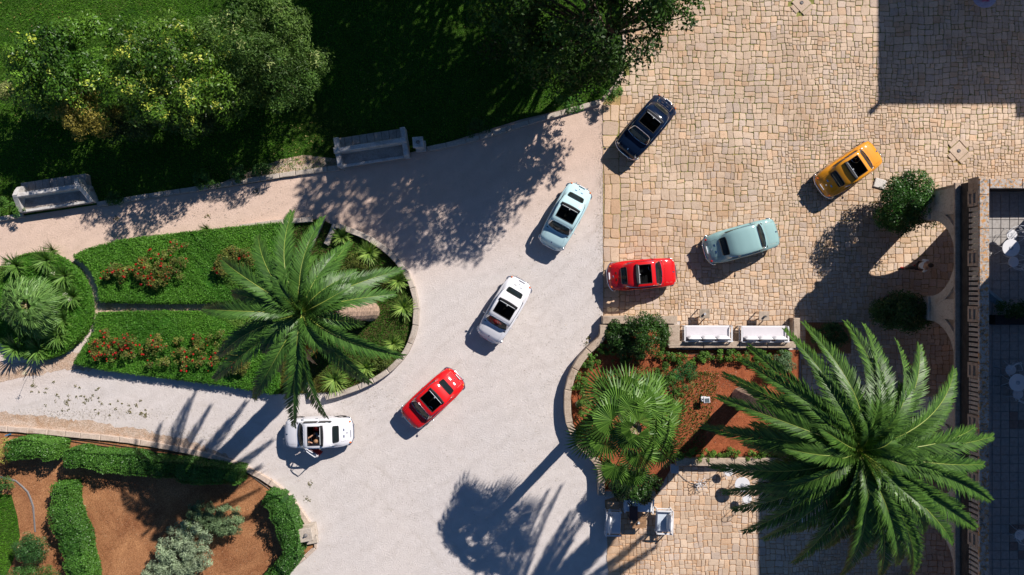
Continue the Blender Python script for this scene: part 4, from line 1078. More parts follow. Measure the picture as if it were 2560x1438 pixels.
def make_car(label, px, py, ang, body, seat=BLACKFAB, hole=True, scale=(1, 1, 1), door_open=False, roofroll=BLACKFAB, dash=DARKINT, lights=ORANGE, trimw=CHROME, plate=True, rim=CHROME, group="classic small cars on the drive and courtyard"):
    p = at(px, py, .62); root = empty("small_car", (p.x, p.y, 0.0 if p.x < 4.2 else .035), ang, label, "car", group); root.scale = scale
    shell(('body',), hole).build("body", body, root, smooth=True)
    shell('hood', hole, shrink=.985).build("hood", body, root, smooth=True)
    el = shell('engine_lid', hole, shrink=.98).build("engine_lid", body, root, smooth=True)
    for sx_ in (-1, 1):
        mb = MB(); mb.box((-1.18, sx_ * .14, zat(-1.18, .14) + .003), (.05, .11, .006), M=Matrix.Rotation(R(-30), 3, 'Y')); mb.build("vent", CHROME, el)
    for sd in (1, -1):
        m_ = shell('door', hole, sides=(sd,), shrink=.985)
        if door_open and sd == 1:
            hx, hy = .60, .62; a_ = R(33)
            m2 = []
            ins = []
            for v in m_.v: ins.append((v[0], v[1] - .07, v[2]))
            def rot(v): x, y = v[0] - hx, v[1] - hy; return (hx + x * math.cos(-a_) - y * math.sin(-a_), hy + x * math.sin(-a_) + y * math.cos(-a_), v[2])
            d_ = MB(); d_.add([rot(v) for v in m_.v], m_.f); dr = d_.build("door", body, root, smooth=True); dr["label"] = "driver's door standing open"
            d_ = MB(); d_.add([rot(v) for v in ins], m_.f)
            zs = [v[2] for v in m_.v]; 
            d_.build("door_lining", REDSEAT, dr, smooth=False)
            d_ = MB(); q = [surf(x, 5.6) for x in np.linspace(-.14, .6, 8)]; top = []
            for i, x in enumerate(np.linspace(-.14, .6, 8)):
                top.append(rot((x, q[i][0] + .0, q[i][1]))); top.append(rot((x, q[i][0] - .08, q[i][1])))
            d_.add(top, [(2 * i, 2 * i + 1, 2 * i + 3, 2 * i + 2) for i in range(7)]); d_.build("door_top", body, dr)
            fr_ = [rot((x, surf(x, k_)[0], surf(x, k_)[1])) for (x, k_) in ((-.10, 6), (-.10, 6.5), (-.08, 6.95), (.2, 6.97), (.36, 6.9), (.50, 6.2), (.55, 6.0))]
            d_ = MB(); d_.tube(fr_, .022, 6); v1 = rot((.30, surf(.3, 6.0)[0], surf(.3, 6.0)[1])); v2 = rot((.30, surf(.3, 6.93)[0], surf(.3, 6.93)[1])); d_.tube([v1, v2], .012, 5); d_.build("window_frame", body, dr)
        else:
            dr = m_.build("door", body, root, smooth=True)
            mb = MB(); y, z = surf(-.02, 4.2); mb.tube([(-.08, sd * (y + .03), z), (.04, sd * (y + .03), z)], .012, 6); mb.build("handle", trimw, dr)
            patch(sw(-.105, .505, sd), 6, 8).build("side_window", GLASS, root); 
        patch(sw(-.69, -.165, sd), 6, 8).build("side_window", GLASS, root)
        # gutter
        mb = MB(); mb.tube([(x, sd * (surf(x, 7.15)[0] + .012), surf(x, 7.15)[1]) for x in np.linspace(-.80, .50, 14)], .012, 5); mb.build("roof_gutter", trimw, root)
        mb = MB(); mb.ell((1.33, sd * .46, .60), (.07, .085, .085), 12, 8); hl = mb.build("headlight", LENS, root, smooth=True)
        mb = MB(); mb.tube([(1.345 + .0 * math.cos(a), sd * .46 + .09 * math.cos(a), .60 + .09 * math.sin(a)) for a in np.linspace(0, 6.283, 17)[:-1]], .014, 5, True); mb.build("rim", trimw, hl)
        mb = MB(); mb.ell((-1.40, sd * .455, .60), (.045, .045, .07), 10, 6); mb.build("tail_light", lights, root, smooth=True)
        for xw in (-.92, .92):
            mb = MB(); Mx = Matrix.Rotation(R(90), 3, 'X'); pr = [(.16, -.07), (.25, -.07), (.27, -.04), (.27, .04), (.25, .07), (.16, .07)]
            vs = []; fs = []; sg = 24
            for (r_, o_) in pr:
                for k_ in range(sg): a_ = 2 * math.pi * k_ / sg; vs.append((xw + r_ * math.cos(a_), sd * .555 + o_, .27 + r_ * math.sin(a_)))
            for i in range(5):
                for k_ in range(sg): fs.append((i * sg + k_, i * sg + (k_ + 1) % sg, (i + 1) * sg + (k_ + 1) % sg, (i + 1) * sg + k_))
            mb.add(vs, fs); wh = mb.build("wheel", RUBBER, root, smooth=True)
            mb = MB(); vs = [(xw + .165 * math.cos(a_), sd * .60, .27 + .165 * math.sin(a_)) for a_ in np.linspace(0, 6.283, 21)[:-1]]; vs.append((xw, sd * .635, .27)); mb.add(vs, [(i, (i + 1) % 20, 20) for i in range(20)]); mb.build("hub_cap", rim, wh)
    patch(ws, 8, 12).build("windshield", GLASS, root); patch(rw, 6, 10).build("rear_window", GLASS, root)
    mb = MB(); mb.tube(ring_of(ws), .014, 5, True); mb.build("windshield_trim", trimw if trimw is CHROME else RUBBER, root)
    mb = MB(); mb.tube(ring_of(rw), .013, 5, True); mb.build("rear_window_trim", RUBBER, root)
    mb = MB(); 
    for s_ in (-.18, .16): 
        pts = [ws(s_ / .5, 1.0, .02), ws(s_ / .5 + .55, .55, .028)]; mb.tube(pts, .008, 4)
    mb.build("wiper", RUBBER, root)
    for (sg, x0) in ((1, 1.50), (-1, -1.51)):
        mb = MB(); pts = [];
        for a_ in np.linspace(-1, 1, 19): pts.append((x0 * 1.0 - sg * (.16 * abs(a_) ** 3.2 + .02 * a_ * a_), a_ * .60, .41))
        pts = [(pts[0][0] - sg * .12, pts[0][1] - .02, .41)] + pts + [(pts[-1][0] - sg * .12, pts[-1][1] + .02, .41)]
        mb.tube(pts, .034, 8)
        if sg < 0 or True:
            for y in (-.28, .28): mb.tube([(x0 + sg * .02, y, .36), (x0 + sg * .045, y, .50)], .024, 6)
        mb.build("front_bumper" if sg > 0 else "rear_bumper", CHROME, root, smooth=True)
    # interior
    mb = MB(); mb.box((-.10, 0, .24), (1.9, 1.08, .06)); mb.box((.80, 0, .565), (.04, 1.04, .61)); mb.box((-.98, 0, .5), (.04, 1.0, .6)); mb.build("floor_pan", DARKINT, root)
    for (xe, nm) in ((1.455, "front_panel"), (-1.465, "rear_panel")):
        mb = MB(); mb.box((xe, 0, .42), (.03, .66, .17), bev=.01); mb.build(nm, body, root)
    mb = MB(); mb.box((.63, 0, .78), (.24, 1.02, .10), bev=.03); mb.build("dashboard", dash, root)
    for sd in (1, -1):
        mb = MB(); mb.box((.02, sd * .25, .44), (.46, .42, .16), bev=.04); mb.box((-.24, sd * .25, .72), (.13, .42, .52), bev=.04); mb.build("seat", seat, root)
    mb = MB(); mb.box((-.72, 0, .46), (.36, .98, .16), bev=.04); mb.box((-.90, 0, .70), (.10, .92, .34), bev=.04); mb.build("rear_seat", seat, root)
    mb = MB(); c = Vector((.36, .25, .82)); Mw = Matrix.Rotation(R(-62), 3, 'Y'); ring = [c + Mw @ Vector((.185 * math.cos(a_), .185 * math.sin(a_), 0)) for a_ in np.linspace(0, 6.283, 25)[:-1]]
    mb.tube(ring, .012, 6, True)
    for a_ in (0, 2.1, 4.2): mb.tube([c, c + Mw @ Vector((.18 * math.cos(a_), .18 * math.sin(a_), 0))], .010, 5)
    mb.tube([c, c + Vector((.28, 0, -.12))], .02, 6); mb.build("steering_wheel", CHROME if not (body is MATS.get("navy_paint")) else RUBBER, root)
    mb = MB(); mb.tube([(.22, 0, .3), (.18, .01, .55)], .012, 6); mb.ell((.18, .01, .57), (.028, .028, .028)); mb.build("gear_lever", RUBBER, root)
    for sd in ((1,) if random.random() < .5 else (1, -1)):
        mb = MB(); mb.tube([(.52, sd * .60, .84), (.53, sd * .68, .90)], .010, 5); mb.ell((.53, sd * .71, .92), (.02, .055, .045), 10, 6); mb.build("mirror", trimw, root)
    if hole:
        mb = MB()
        for (x_, r_, z_) in ((-.36, .045, .035), (-.315, .026, .03)):
            pts = [(x_ - .03 * (1 - (y_ / .44) ** 2) , y_, zat(x_, min(abs(y_), .42)) + z_) for y_ in np.linspace(-.44, .44, 9)]; mb.tube(pts, r_, 8)
        rr = mb.build("folded_roof", roofroll, root, smooth=True)
        mb = MB(); pts = [(-.285, y_, zat(-.285, min(abs(y_), .4)) + .025) for y_ in np.linspace(-.38, .38, 9)]; mb.tube(pts, .013, 5); mb.tube([(-.29, 0, zat(-.29, 0) + .03), (-.22, 0, zat(-.25, 0) + .02)], .018, 5); mb.build("roof_bar", LENS, rr)
        mb = MB(); pts = [(.255, y_, zat(.255, y_) + .004) for y_ in np.linspace(-.40, .40, 8)]; mb.tube(pts, .012, 5)
        for sd in (1, -1): mb.tube([(x_, sd * .405, zat(x_, .405) + .002) for x_ in np.linspace(-.31, .255, 8)], .012, 5)
        mb.build("roof_opening_trim", RUBBER, root)
    if plate:
        # number plate and white oval sticker above the rear bumper
        mb = MB(); x_ = -1.435; mb.box((x_, .04, .60), (.03, .30, .17), bev=.004, M=Matrix.Rotation(R(-30), 3, 'Y')); pl = mb.build("number_plate", PLATE, root)
        mb = MB()
        for k_ in range(5):
            if k_ == 2: continue
            mb.box((x_ - .012, .13 - k_ * .045, .618), (.012, .022, .07), M=Matrix.Rotation(R(-30), 3, 'Y'))
        mb.build("plate_marks", PLATE_B, pl)
    mb = MB(); mb.ell((-1.30, 0, zat(-1.30, 0) + .012), (.022, .05, .015)); mb.build("lid_handle", CHROME, root)
    mb = MB(); mb.box((1.30, 0, zat(1.30, 0) + .006), (.10, .05, .012), bev=.004); mb.build("badge", CHROME, root)
    return root

NAVY = plain("navy_paint", (.004, .010, .028), .6, 0, .05, 2, coat=.7, spec=.0); MINT = paint("mint_white_paint", (.52, .66, .67)); WHITEP = paint("white_paint", (.66, .66, .70)); RED = paint("red_paint", (.62, .006, .008))
TEAL = paint("pale_teal_paint", (.26, .42, .42)); MUST = paint("mustard_paint", (.70, .28, .012)); MINT2 = paint("pale_ice_paint", (.44, .63, .67))
def hd(x0, y0, x1, y1): return math.atan2(-(y1 - y0), x1 - x0)     # heading from rear to front in photo pixels
make_car("black-blue vintage car with open fabric roof, nearest to the tree-shaded lawn", 1616, 317, hd(1668, 256, 1566, 378), NAVY, roofroll=plain("grey_canvas", (.05, .05, .055), .8))
make_car("very pale mint vintage car with open black sunroof, on the drive below the black-blue car", 1414, 541, hd(1453, 470, 1376, 612), MINT2)
c3 = make_car("white vintage car with red cushion behind its windshield, in the middle of the drive", 1261, 775, hd(1303, 705, 1220, 845), WHITEP)
make_car("bright red vintage car on the white drive, heading to the lower left", 1081, 997, hd(1138, 945, 1024, 1047), RED)
c5 = make_car("white vintage car with its driver's door open, under the hanging palm fronds", 795, 1082, hd(880, 1080, 712, 1084), WHITEP, seat=REDSEAT, door_open=True)
make_car("bright red vintage car straddling the edge of the stone paving, heading right", 1606, 686, hd(1520, 693, 1692, 679), RED)
make_car("pale teal vintage car with closed roof, larger than the others, on the stone paving", 1855, 603, hd(1768, 628, 1946, 578), TEAL, hole=False, scale=(1.10, 1.06, 1.05), lights=REDLENS)
make_car("mustard yellow vintage car with open roof and grey seats, beside the loose white slab", 2123, 423, hd(2050, 472, 2196, 372), MUST, seat=GREYSEAT)
# red spotted cushion on the dashboard of the white car
mb = MB(); mb.ell((.60, .02, .88), (.07, .20, .05), 12, 6); cu = mb.build("cushion", REDCLOTH, None); 
p3 = c3.location; cu.location = p3; cu.rotation_euler = c3.rotation_euler; tag(cu, "red dotted cushion on the dashboard of the white car in mid drive", "cushion")
mb = MB()
for (x_, y_) in ((.60, -.08), (.62, .02), (.58, .10), (.61, .15), (.57, -.02)): mb.ell((x_, y_, .925), (.016, .02, .012), 6, 4)
mb.build("dots", WHITE, cu)

# ================================================================== PEOPLE
def skin_body(name, joints, edges, mat, parent, sub=1):
    me = bpy.data.meshes.new(name); me.from_pydata([j[:3] for j in joints], edges, [])
    o = link(name, me, mat, parent); sk = o.modifiers.new("skin", 'SKIN')
    for i, j in enumerate(joints): r_ = j[3]; v = me.skin_vertices[0].data[i]; v.radius = (r_, r_) if not isinstance(r_, tuple) else r_
    me.skin_vertices[0].data[0].use_root = True
    ss = o.modifiers.new("sub", 'SUBSURF'); ss.levels = sub; ss.render_levels = sub; sk.use_smooth_shade = True
    return o
# walking person under the first arch (facing -x, then rotated)
pp = at(2252, 660)
person = empty("person", (17.62, pp.y - .12, .035), R(170), "person in white shirt and dark trousers walking under the first arch", "person")
J = [(0, 0, .95, .12), (0, 0, 1.15, .125), (0, 0, 1.38, .14), (0, 0, 1.50, .06), (.02, 0, 1.62, .095), (.03, 0, 1.72, .075),
     (0, .10, .90, .09), (.20, .10, .50, .062), (.10, .10, .09, .045), (.26, .10, .04, .035),
     (0, -.10, .90, .09), (-.12, -.10, .50, .062), (-.40, -.10, .16, .045), (-.28, -.10, .05, .035),
     (0, .20, 1.42, .055), (-.05, .25, 1.15, .042), (.12, .24, .95, .032), (.19, .23, .90, .03),
     (0, -.20, 1.42, .055), (.08, -.25, 1.15, .042), (.28, -.20, 1.02, .032), (.35, -.19, 1.0, .03)]
E = [(0, 1), (1, 2), (2, 3), (3, 4), (4, 5), (0, 6), (6, 7), (7, 8), (8, 9), (0, 10), (10, 11), (11, 12), (12, 13), (2, 14), (14, 15), (15, 16), (16, 17), (2, 18), (18, 19), (19, 20), (20, 21)]
skin_body("body", J, E, SKIN, person, 2)
g_ = 1.14
skin_body("shirt", [(j[0], j[1], j[2], j[3] * g_) for j in (J[0], J[1], J[2], J[14], J[15], J[18], J[19])] , [(0, 1), (1, 2), (2, 3), (3, 4), (2, 5), (5, 6)], SHIRT_W, person, 2)
skin_body("trousers", [(0, 0, .98, .135)] + [(J[i][0], J[i][1], J[i][2], J[i][3] * 1.2) for i in (6, 7, 8, 10, 11, 12)], [(0, 1), (1, 2), (2, 3), (0, 4), (4, 5), (5, 6)], TROUSER, person, 2)
mb = MB(); mb.ell((.0, 0, 1.70), (.115, .10, .12), 14, 10); mb.build("hair", HAIR_D, person, smooth=True)
for (x_, y_, z_) in ((.20, .10, .05), (-.34, -.10, .10)): mb = MB(); mb.ell((x_, y_, z_), (.14, .05, .05), 12, 8); mb.build("shoe", REDCLOTH, person, smooth=True)
for s_ in (-1, 1):
    mb = MB(); mb.ell((.118, s_ * .035, 1.665), (.012, .014, .01), 8, 6); mb.build("eye", PLATE_B, person)
    mb = MB()
    hx, hy, hz = (J[17] if s_ > 0 else J[21])[:3]
    for k_ in range(4): mb.tube([(hx, hy + (k_ - 1.5) * .018, hz), (hx + .05, hy + (k_ - 1.5) * .02, hz - .01), (hx + .075, hy + (k_ - 1.5) * .02, hz - .04)], [.009, .008, .006], 5)
    mb.tube([(hx - .02, hy - s_ * .03, hz), (hx + .02, hy - s_ * .055, hz - .01)], [.010, .007], 5); mb.build("hand", SKIN, person, smooth=True)
# driver in the white car with the open door
drv = empty("person", c5.location, c5.rotation_euler.z, "person with light brown hair and blue shirt at the wheel of the white car", "person")
J = [(-.05, .25, .58, .12), (-.08, .25, .76, .125), (-.09, .25, .95, .13), (-.08, .25, 1.04, .055), (-.05, .25, 1.13, .085), (-.03, .25, 1.20, .07),
     (.05, .34, .58, .08), (.36, .35, .62, .06), (.55, .34, .36, .045), (.05, .16, .58, .08), (.36, .14, .62, .06), (.55, .16, .36, .045),
     (-.09, .43, .96, .05), (.03, .50, .78, .042), (.24, .38, .84, .032), (.32, .34, .88, .03), (-.09, .07, .96, .05), (.03, -.02, .78, .042), (.24, .10, .84, .032), (.32, .16, .88, .03)]
E = [(0, 1), (1, 2), (2, 3), (3, 4), (4, 5), (0, 6), (6, 7), (7, 8), (0, 9), (9, 10), (10, 11), (2, 12), (12, 13), (13, 14), (14, 15), (2, 16), (16, 17), (17, 18), (18, 19)]
skin_body("body", J, E, SKIN, drv, 2)
skin_body("shirt", [(j[0], j[1], j[2], j[3] * 1.14) for j in (J[0], J[1], J[2], J[12], J[13], J[16], J[17])], [(0, 1), (1, 2), (2, 3), (3, 4), (2, 5), (5, 6)], SHIRT_B, drv, 2)
skin_body("trousers", [(-.03, .25, .56, .13)] + [(J[i][0], J[i][1], J[i][2], J[i][3] * 1.18) for i in (6, 7, 8, 9, 10, 11)], [(0, 1), (1, 2), (2, 3), (0, 4), (4, 5), (5, 6)], TROUSER, drv, 2)
mb = MB(); mb.ell((-.065, .25, 1.185), (.105, .095, .10), 14, 10); mb.build("hair", HAIR_L, drv, smooth=True)
for hx, hy in ((.32, .34), (.32, .16)):
    mb = MB()
    for k_ in range(4): mb.tube([(hx, hy + (k_ - 1.5) * .018, .88), (hx + .045, hy + (k_ - 1.5) * .02, .89), (hx + .05, hy + (k_ - 1.5) * .02, .85)], [.009, .008, .006], 5)
    mb.build("hand", SKIN, drv, smooth=True)
mb = MB(); mb.ell((-.02, -.22, .62), (.20, .15, .12), 12, 8); mb.tube([(-.1, -.22, .72), (-.02, -.22, .82), (.08, -.22, .72)], .012, 5); bg_ = mb.build("handbag", REDCLOTH, None, smooth=True); bg_.location = c5.location; bg_.rotation_euler = c5.rotation_euler
tag(bg_, "red bag on the passenger seat of the white car with the open door", "bag")

# ================================================================== PALMS AND TREES
k1 = [(730, 530, -1.3, 1.7), (806, 546, -1.2, 1.9), (645, 590, -1.0, 1.8), (556, 650, -1.1, 1.9), (508, 772, -1.2, 1.7), (583, 733, -.7, 1.5), (547, 890, -1.6, 1.0), (536, 948, -2.4, .8), (636, 996, -1.2, 1.5),
      (736, 1066, -1.6, 1.6), (816, 1042, -1.5, 1.7), (1006, 890, -1.3, 1.8), (925, 957, -1.8, 1.2), (1002, 674, -1.4, 1.4), (985, 735, -1.0, 1.6), (876, 608, -2.2, 1.0), (890, 680, -.6, 1.6), (764, 975, -1.0, 1.8), (874, 718, .1, 1.4), (662, 882, -.3, 1.5),
      (702, 632, -.6, 1.8), (790, 640, -.9, 1.9), (590, 850, -1.9, .8), (690, 700, .3, 1.4), (835, 880, -.2, 1.6), (720, 560, -2.4, .9), (850, 620, -1.6, 1.2), (640, 840, -.9, 1.2), (935, 870, -1.9, .9), (600, 690, -2.0, .7), (700, 930, -2.0, .9)]
b1 = at(925, 778); t1_ = at(757, 782, 9.1)
date_palm("tall slim date palm standing in the kerbed island, fronds hanging over the drive", (b1.x, b1.y, .0), tuple(t1_), k1, .47, 11, (.020, .060, .009), (.078, .175, .028), 92, stalks=[(832, 770, -.5), (770, 870, -.8)], extra=10, rad=2.3, trunk_r=.38)
k2 = [(2115, 805, -2.2, 2.6), (2159, 812, -2.2, 2.6), (2239, 851, -1.9, 2.4), (2298, 862, -1.6, 1.8), (2385, 922, -1.5, 2.0), (2376, 990, -1.8, 1.6), (2436, 1068, -.8, 1.8), (2481, 1091, -.7, 1.4), (2458, 1160, -.6, 1.7), (2477, 1251, -.8, 1.9), (2440, 1320, -1.8, 1.8),
      (2381, 1359, -1.4, 2.0), (2310, 1331, -1.0, 2.1), (2280, 1434, -1.5, 2.1), (2243, 1411, -1.1, 2.2), (2198, 1442, -1.7, 1.9), (2100, 1438, -1.8, 1.8), (1982, 1407, -2.6, 1.0), (2033, 1357, -1.6, 1.7), (1859, 1329, -2.6, 1.0), (1909, 1347, -2.8, .8), (1831, 1274, -2.6, 1.0),
      (1809, 1230, -2.9, .8), (1777, 1164, -2.4, 1.3), (1818, 1073, -1.8, 1.6), (1756, 1066, -3.0, .8), (1795, 993, -1.4, 2.1), (1809, 936, -2.0, 1.6), (1861, 903, -1.2, 2.2), (1873, 867, -2.2, 1.5), (1962, 824, -2.2, 2.5), (2008, 807, -2.2, 2.6), (2404, 1268, -1.3, 1.9), (1877, 1219, -1.2, 1.7),
      (1967, 1122, .3, 1.6), (2069, 1152, .5, 1.2), (2056, 1073, .6, 1.4), (2156, 1036, .5, 1.5), (2147, 1315, -.4, 1.9), (2065, 1281, -.6, 1.8), (2234, 1091, .3, 1.5), (2376, 1125, -.9, 1.9), (2250, 960, -.5, 2.0), (2170, 920, -.4, 2.1), (2040, 930, -.3, 2.1), (1960, 1000, -.3, 2.0), (2290, 1260, -.4, 1.9), (2200, 1220, .4, 1.5), (2300, 1180, -.1, 1.8), (2000, 1200, -.9, 1.4), (2330, 1040, -1.0, 1.8),
      (1850, 960, -2.2, 1.2), (1900, 1000, -1.8, 1.4), (1880, 1060, -2.4, 1.0), (1860, 1110, -2.6, 1.0), (1930, 950, -1.4, 1.7), (1890, 1160, -2.3, 1.0), (1960, 1330, -2.2, 1.2), (2060, 1370, -2.3, 1.2), (2160, 1390, -2.2, 1.3), (1930, 1240, -1.8, 1.5), (1930, 1290, -3.2, .5), (2120, 1400, -2.9, .7), (2330, 1290, -2.6, .9), (2420, 1200, -2.9, .9)]
b2 = at(1850, 990); t2_ = at(2145, 1126, 10.2)
date_palm("huge date palm with dense dark crown in front of the arches, lower right", (b2.x, b2.y, .1), tuple(t2_), k2, .46, 12, (.018, .055, .007), (.085, .180, .024), 108, stalks=[(2072, 1030, -.4), (2128, 1045, -.3), (2165, 1020, -.4), (2150, 1080, -.2)], extra=18, rad=3.0, trunk_r=.36)
k3 = [(1525, 990, -.1, 1), (1605, 978, -.1, 1), (1650, 1040, -.2, 1), (1655, 1108, -.4, 1), (1602, 1160, -.3, 1), (1545, 1150, -.2, 1), (1488, 1105, -.3, 1), (1500, 1042, 0, 1), (1560, 952, -.4, .95), (1472, 1148, -.9, .85), (1566, 1108, .25, .8), (1600, 1030, .3, .75), (1676, 1078, -.8, .9), (1636, 962, -.8, .9), (1503, 962, -.8, .9), (1462, 1062, -.9, .9), (1528, 1190, -.8, .9), (1612, 1190, -.9, .9), (1672, 1140, -1.1, .85), (1560, 1070, .6, .55), (1640, 1000, .0, .9), (1580, 1205, -1.2, .85), (1480, 1000, -.9, .9), (1690, 1030, -1.2, .75), (1575, 1000, .1, .8), (1545, 1100, .15, .8), (1520, 1070, .1, .75), (1450, 1100, -1.3, .8), (1600, 1110, .3, .7)]
b3 = at(1523, 995); t3_ = at(1590, 1072, 6.5)
fan_palm("tall fan palm with pleated bright green leaves beside the curving wall", (b3.x, b3.y, .16), tuple(t3_), [q for i, q in enumerate(k3) if i not in (5, 9, 15, 17, 22, 26)], 1.14, 28, 13, (.036, .100, .012), (.12, .24, .035), trunk_r=.21, group=None, droop=.16)
k4 = [(70 + 62 * math.cos(a) * f_, 765 + 60 * math.sin(a) * f_, dz, sc) for i, (a, f_, dz, sc) in enumerate([(i * 2.4, .32 + .78 * (i / 34) ** .6, .45 - 1.0 * i / 34, .75 + .25 * i / 34) for i in range(34)])]
b4 = at(68, 762)
fan_palm("small grey-green fan palm with fine soft leaves in the round bed at the left edge", (b4.x, b4.y, .3), (at(70, 765, 1.9).x, at(70, 765, 1.9).y, 1.9), k4, .66, 24, 14, (.09, .20, .045), (.20, .36, .09), trunk_r=.12, droop=.18, split=.34)

def ct(px, py, z): return tuple(at(px, py, z))
DK = ((.012, .038, .005), (.045, .11, .012))
tree("big dark leafy tree overhanging the top of the courtyard kerb", (4.0, 10.2, .0), [(ct(1460, -30, 6.0), (3.5, 3.2, 2.0), 76, .62), (ct(1620, 10, 5.2), (1.9, 1.0, .9), 60, .36), (ct(1400, 170, 3.6), (2.0, 1.4, 1.6), 46, .5), (ct(1300, 60, 4.2), (1.8, 2.2, 1.5), 40, .5), (ct(1700, 25, 5.0), (1.0, .8, .6), 16, .30)], *DK, leaf=.15, per=95, seed=41, trunk_r=.22)
tree("tree beyond the top edge whose shade covers the lawn", (1.5, 19.5, 0), [((1.2, 17.8, 7.2), (4.6, 4.2, 2.4), 170, 1.0)], *DK, leaf=.30, per=60, seed=42, group="shade trees beyond the lawn")
tree("tree beyond the top edge whose shade covers the lawn", (-2.6, 21.5, 0), [((-1.9, 20.4, 7.0), (3.6, 3.8, 2.2), 90, 1.0)], *DK, leaf=.30, per=60, seed=43, group="shade trees beyond the lawn")
tree("tree beyond the top edge whose shade covers the lawn", (6.6, 15.8, 0), [((5.6, 14.6, 10.2), (4.4, 3.6, 2.2), 74, .85)], *DK, leaf=.28, per=60, seed=44, group="shade trees beyond the lawn")

FARG = "large shrubs on the lawn"
tree("tree beyond the top edge whose shade covers the lawn", (4.4, 16.0, 0), [((4.4, 15.6, 7.4), (2.7, 2.2, 1.4), 60, .8)], *DK, leaf=.26, per=60, seed=46, group="shade trees beyond the lawn")
tree("tree beyond the top edge whose shade covers the lawn", (2.4, 14.3, 0), [((2.4, 14.2, 10.0), (3.0, 2.4, 1.3), 24, .62)], *DK, leaf=.26, per=60, seed=45, group="shade trees beyond the lawn")
shrub("large_shrub", "large green shrub with yellow-green tips at the left end of the shrub group", "shrub", [(ct(190, 175, 3.0), (2.25, 1.8, 1.5), 80, .44), (ct(100, 200, 2.3), (1.3, 1.2, 1.1), 34, .38), (ct(170, 215, 1.0), (2.0, 1.4, .9), 50, .42)], ct(200, 200, 0), .13, 130, (.020, .072, .006), (.115, .235, .022), seed=51, tips=(.34, .42, .05), tipn=45, stems=10, stemr=.06, group=FARG, mat=LEAF_GLOSSY)
shrub("large_shrub", "broad mid-green shrub in the centre of the shrub group, dotted with yellow new growth", "shrub", [(ct(450, 190, 3.4), (2.3, 2.1, 1.7), 95, .44), (ct(350, 130, 3.0), (1.4, 1.2, 1.2), 36, .38), (ct(440, 220, 1.2), (2.2, 1.6, 1.0), 56, .44)], ct(450, 210, 0), .12, 130, (.020, .068, .006), (.120, .225, .022), seed=52, tips=(.38, .42, .06), tipn=64, stems=10, stemr=.06, group=FARG, mat=LEAF_GLOSSY)
shrub("large_shrub", "grey-green feathery shrub at the right end of the shrub group", "shrub", [(ct(640, 95, 3.5), (2.3, 1.6, 1.5), 76, .42), (ct(700, 190, 2.8), (1.9, 1.5, 1.4), 60, .40), (ct(590, 230, 2.5), (1.2, 1.2, 1.1), 34, .36), (ct(660, 180, 1.2), (2.0, 1.7, 1.1), 60, .44)], ct(660, 170, 0), .13, 150, (.020, .065, .008), (.12, .21, .04), seed=53, stems=14, stemr=.06, group=FARG, aspect=.26, jit=.8, tips=(.30, .36, .12), tipn=36)
shrub("large_shrub", "small bronze and yellow shrub in front of the green shrub group", "shrub", [(ct(235, 282, 2.5), (1.3, 1.0, 1.0), 60, .30)], ct(240, 290, 0), .085, 120, (.11, .11, .02), (.27, .22, .04), seed=54, stems=8, group=FARG)
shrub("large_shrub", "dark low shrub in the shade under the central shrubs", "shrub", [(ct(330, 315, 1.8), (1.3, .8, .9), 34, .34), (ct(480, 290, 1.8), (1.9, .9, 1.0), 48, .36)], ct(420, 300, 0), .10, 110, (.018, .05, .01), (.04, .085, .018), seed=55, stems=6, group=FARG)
shrub("pale_shrub", "pale yellow-green plant cut by the left edge, on the lawn", "shrub", [(ct(-5, 232, 1.0), (.75, .5, .4), 26, .2)], ct(-5, 235, 0), .08, 90, (.16, .19, .06), (.28, .30, .10), seed=56)
small = [("bright green leafy plant at the left end of the left bench", (30, 518, .5), (.7, .55, .4), (.04, .11, .015), (.09, .2, .03)),
         ("small leafy plant right beside the left bench", (290, 497, .3), (.4, .22, .25), (.03, .09, .015), (.07, .16, .03)),
         ("leafy plant on the flower border, left of two round ones", (520, 448, .35), (.55, .42, .35), (.03, .09, .015), (.07, .16, .03)),
         ("round dark green plant on the flower border, middle of three", (600, 437, .35), (.36, .34, .3), (.03, .085, .02), (.06, .14, .035)),
         ("low green plant on the flower border, right of three", (657, 428, .3), (.42, .24, .25), (.03, .09, .02), (.07, .15, .035)),
         ("small plant in the shade behind the lawn kerb, right of the stone pillar", (1190, 322, .4), (.6, .34, .3), (.02, .07, .012), (.05, .12, .02)),
         ("bright green plant at the lawn corner near the end of the kerb", (1425, 262, .7), (.5, .45, .4), (.035, .12, .015), (.08, .22, .03)),
         ("bright tuft of leaves at the kerb corner beside the black-blue car", (1528, 232, .6), (.38, .5, .4), (.045, .14, .015), (.10, .24, .03)),
         ("leafy shoots over the kerb under the dark tree", (1550, 175, .8), (.45, .9, .5), (.02, .07, .01), (.06, .14, .02))]
for i, (lb, c, rd, A, B) in enumerate(small):
    shrub("border_plant", lb, "plant", [(ct(*c), rd, 18, .15)], ct(c[0], c[1], 0), .075, 60, A, B, seed=60 + i, stems=4, stemr=.012)

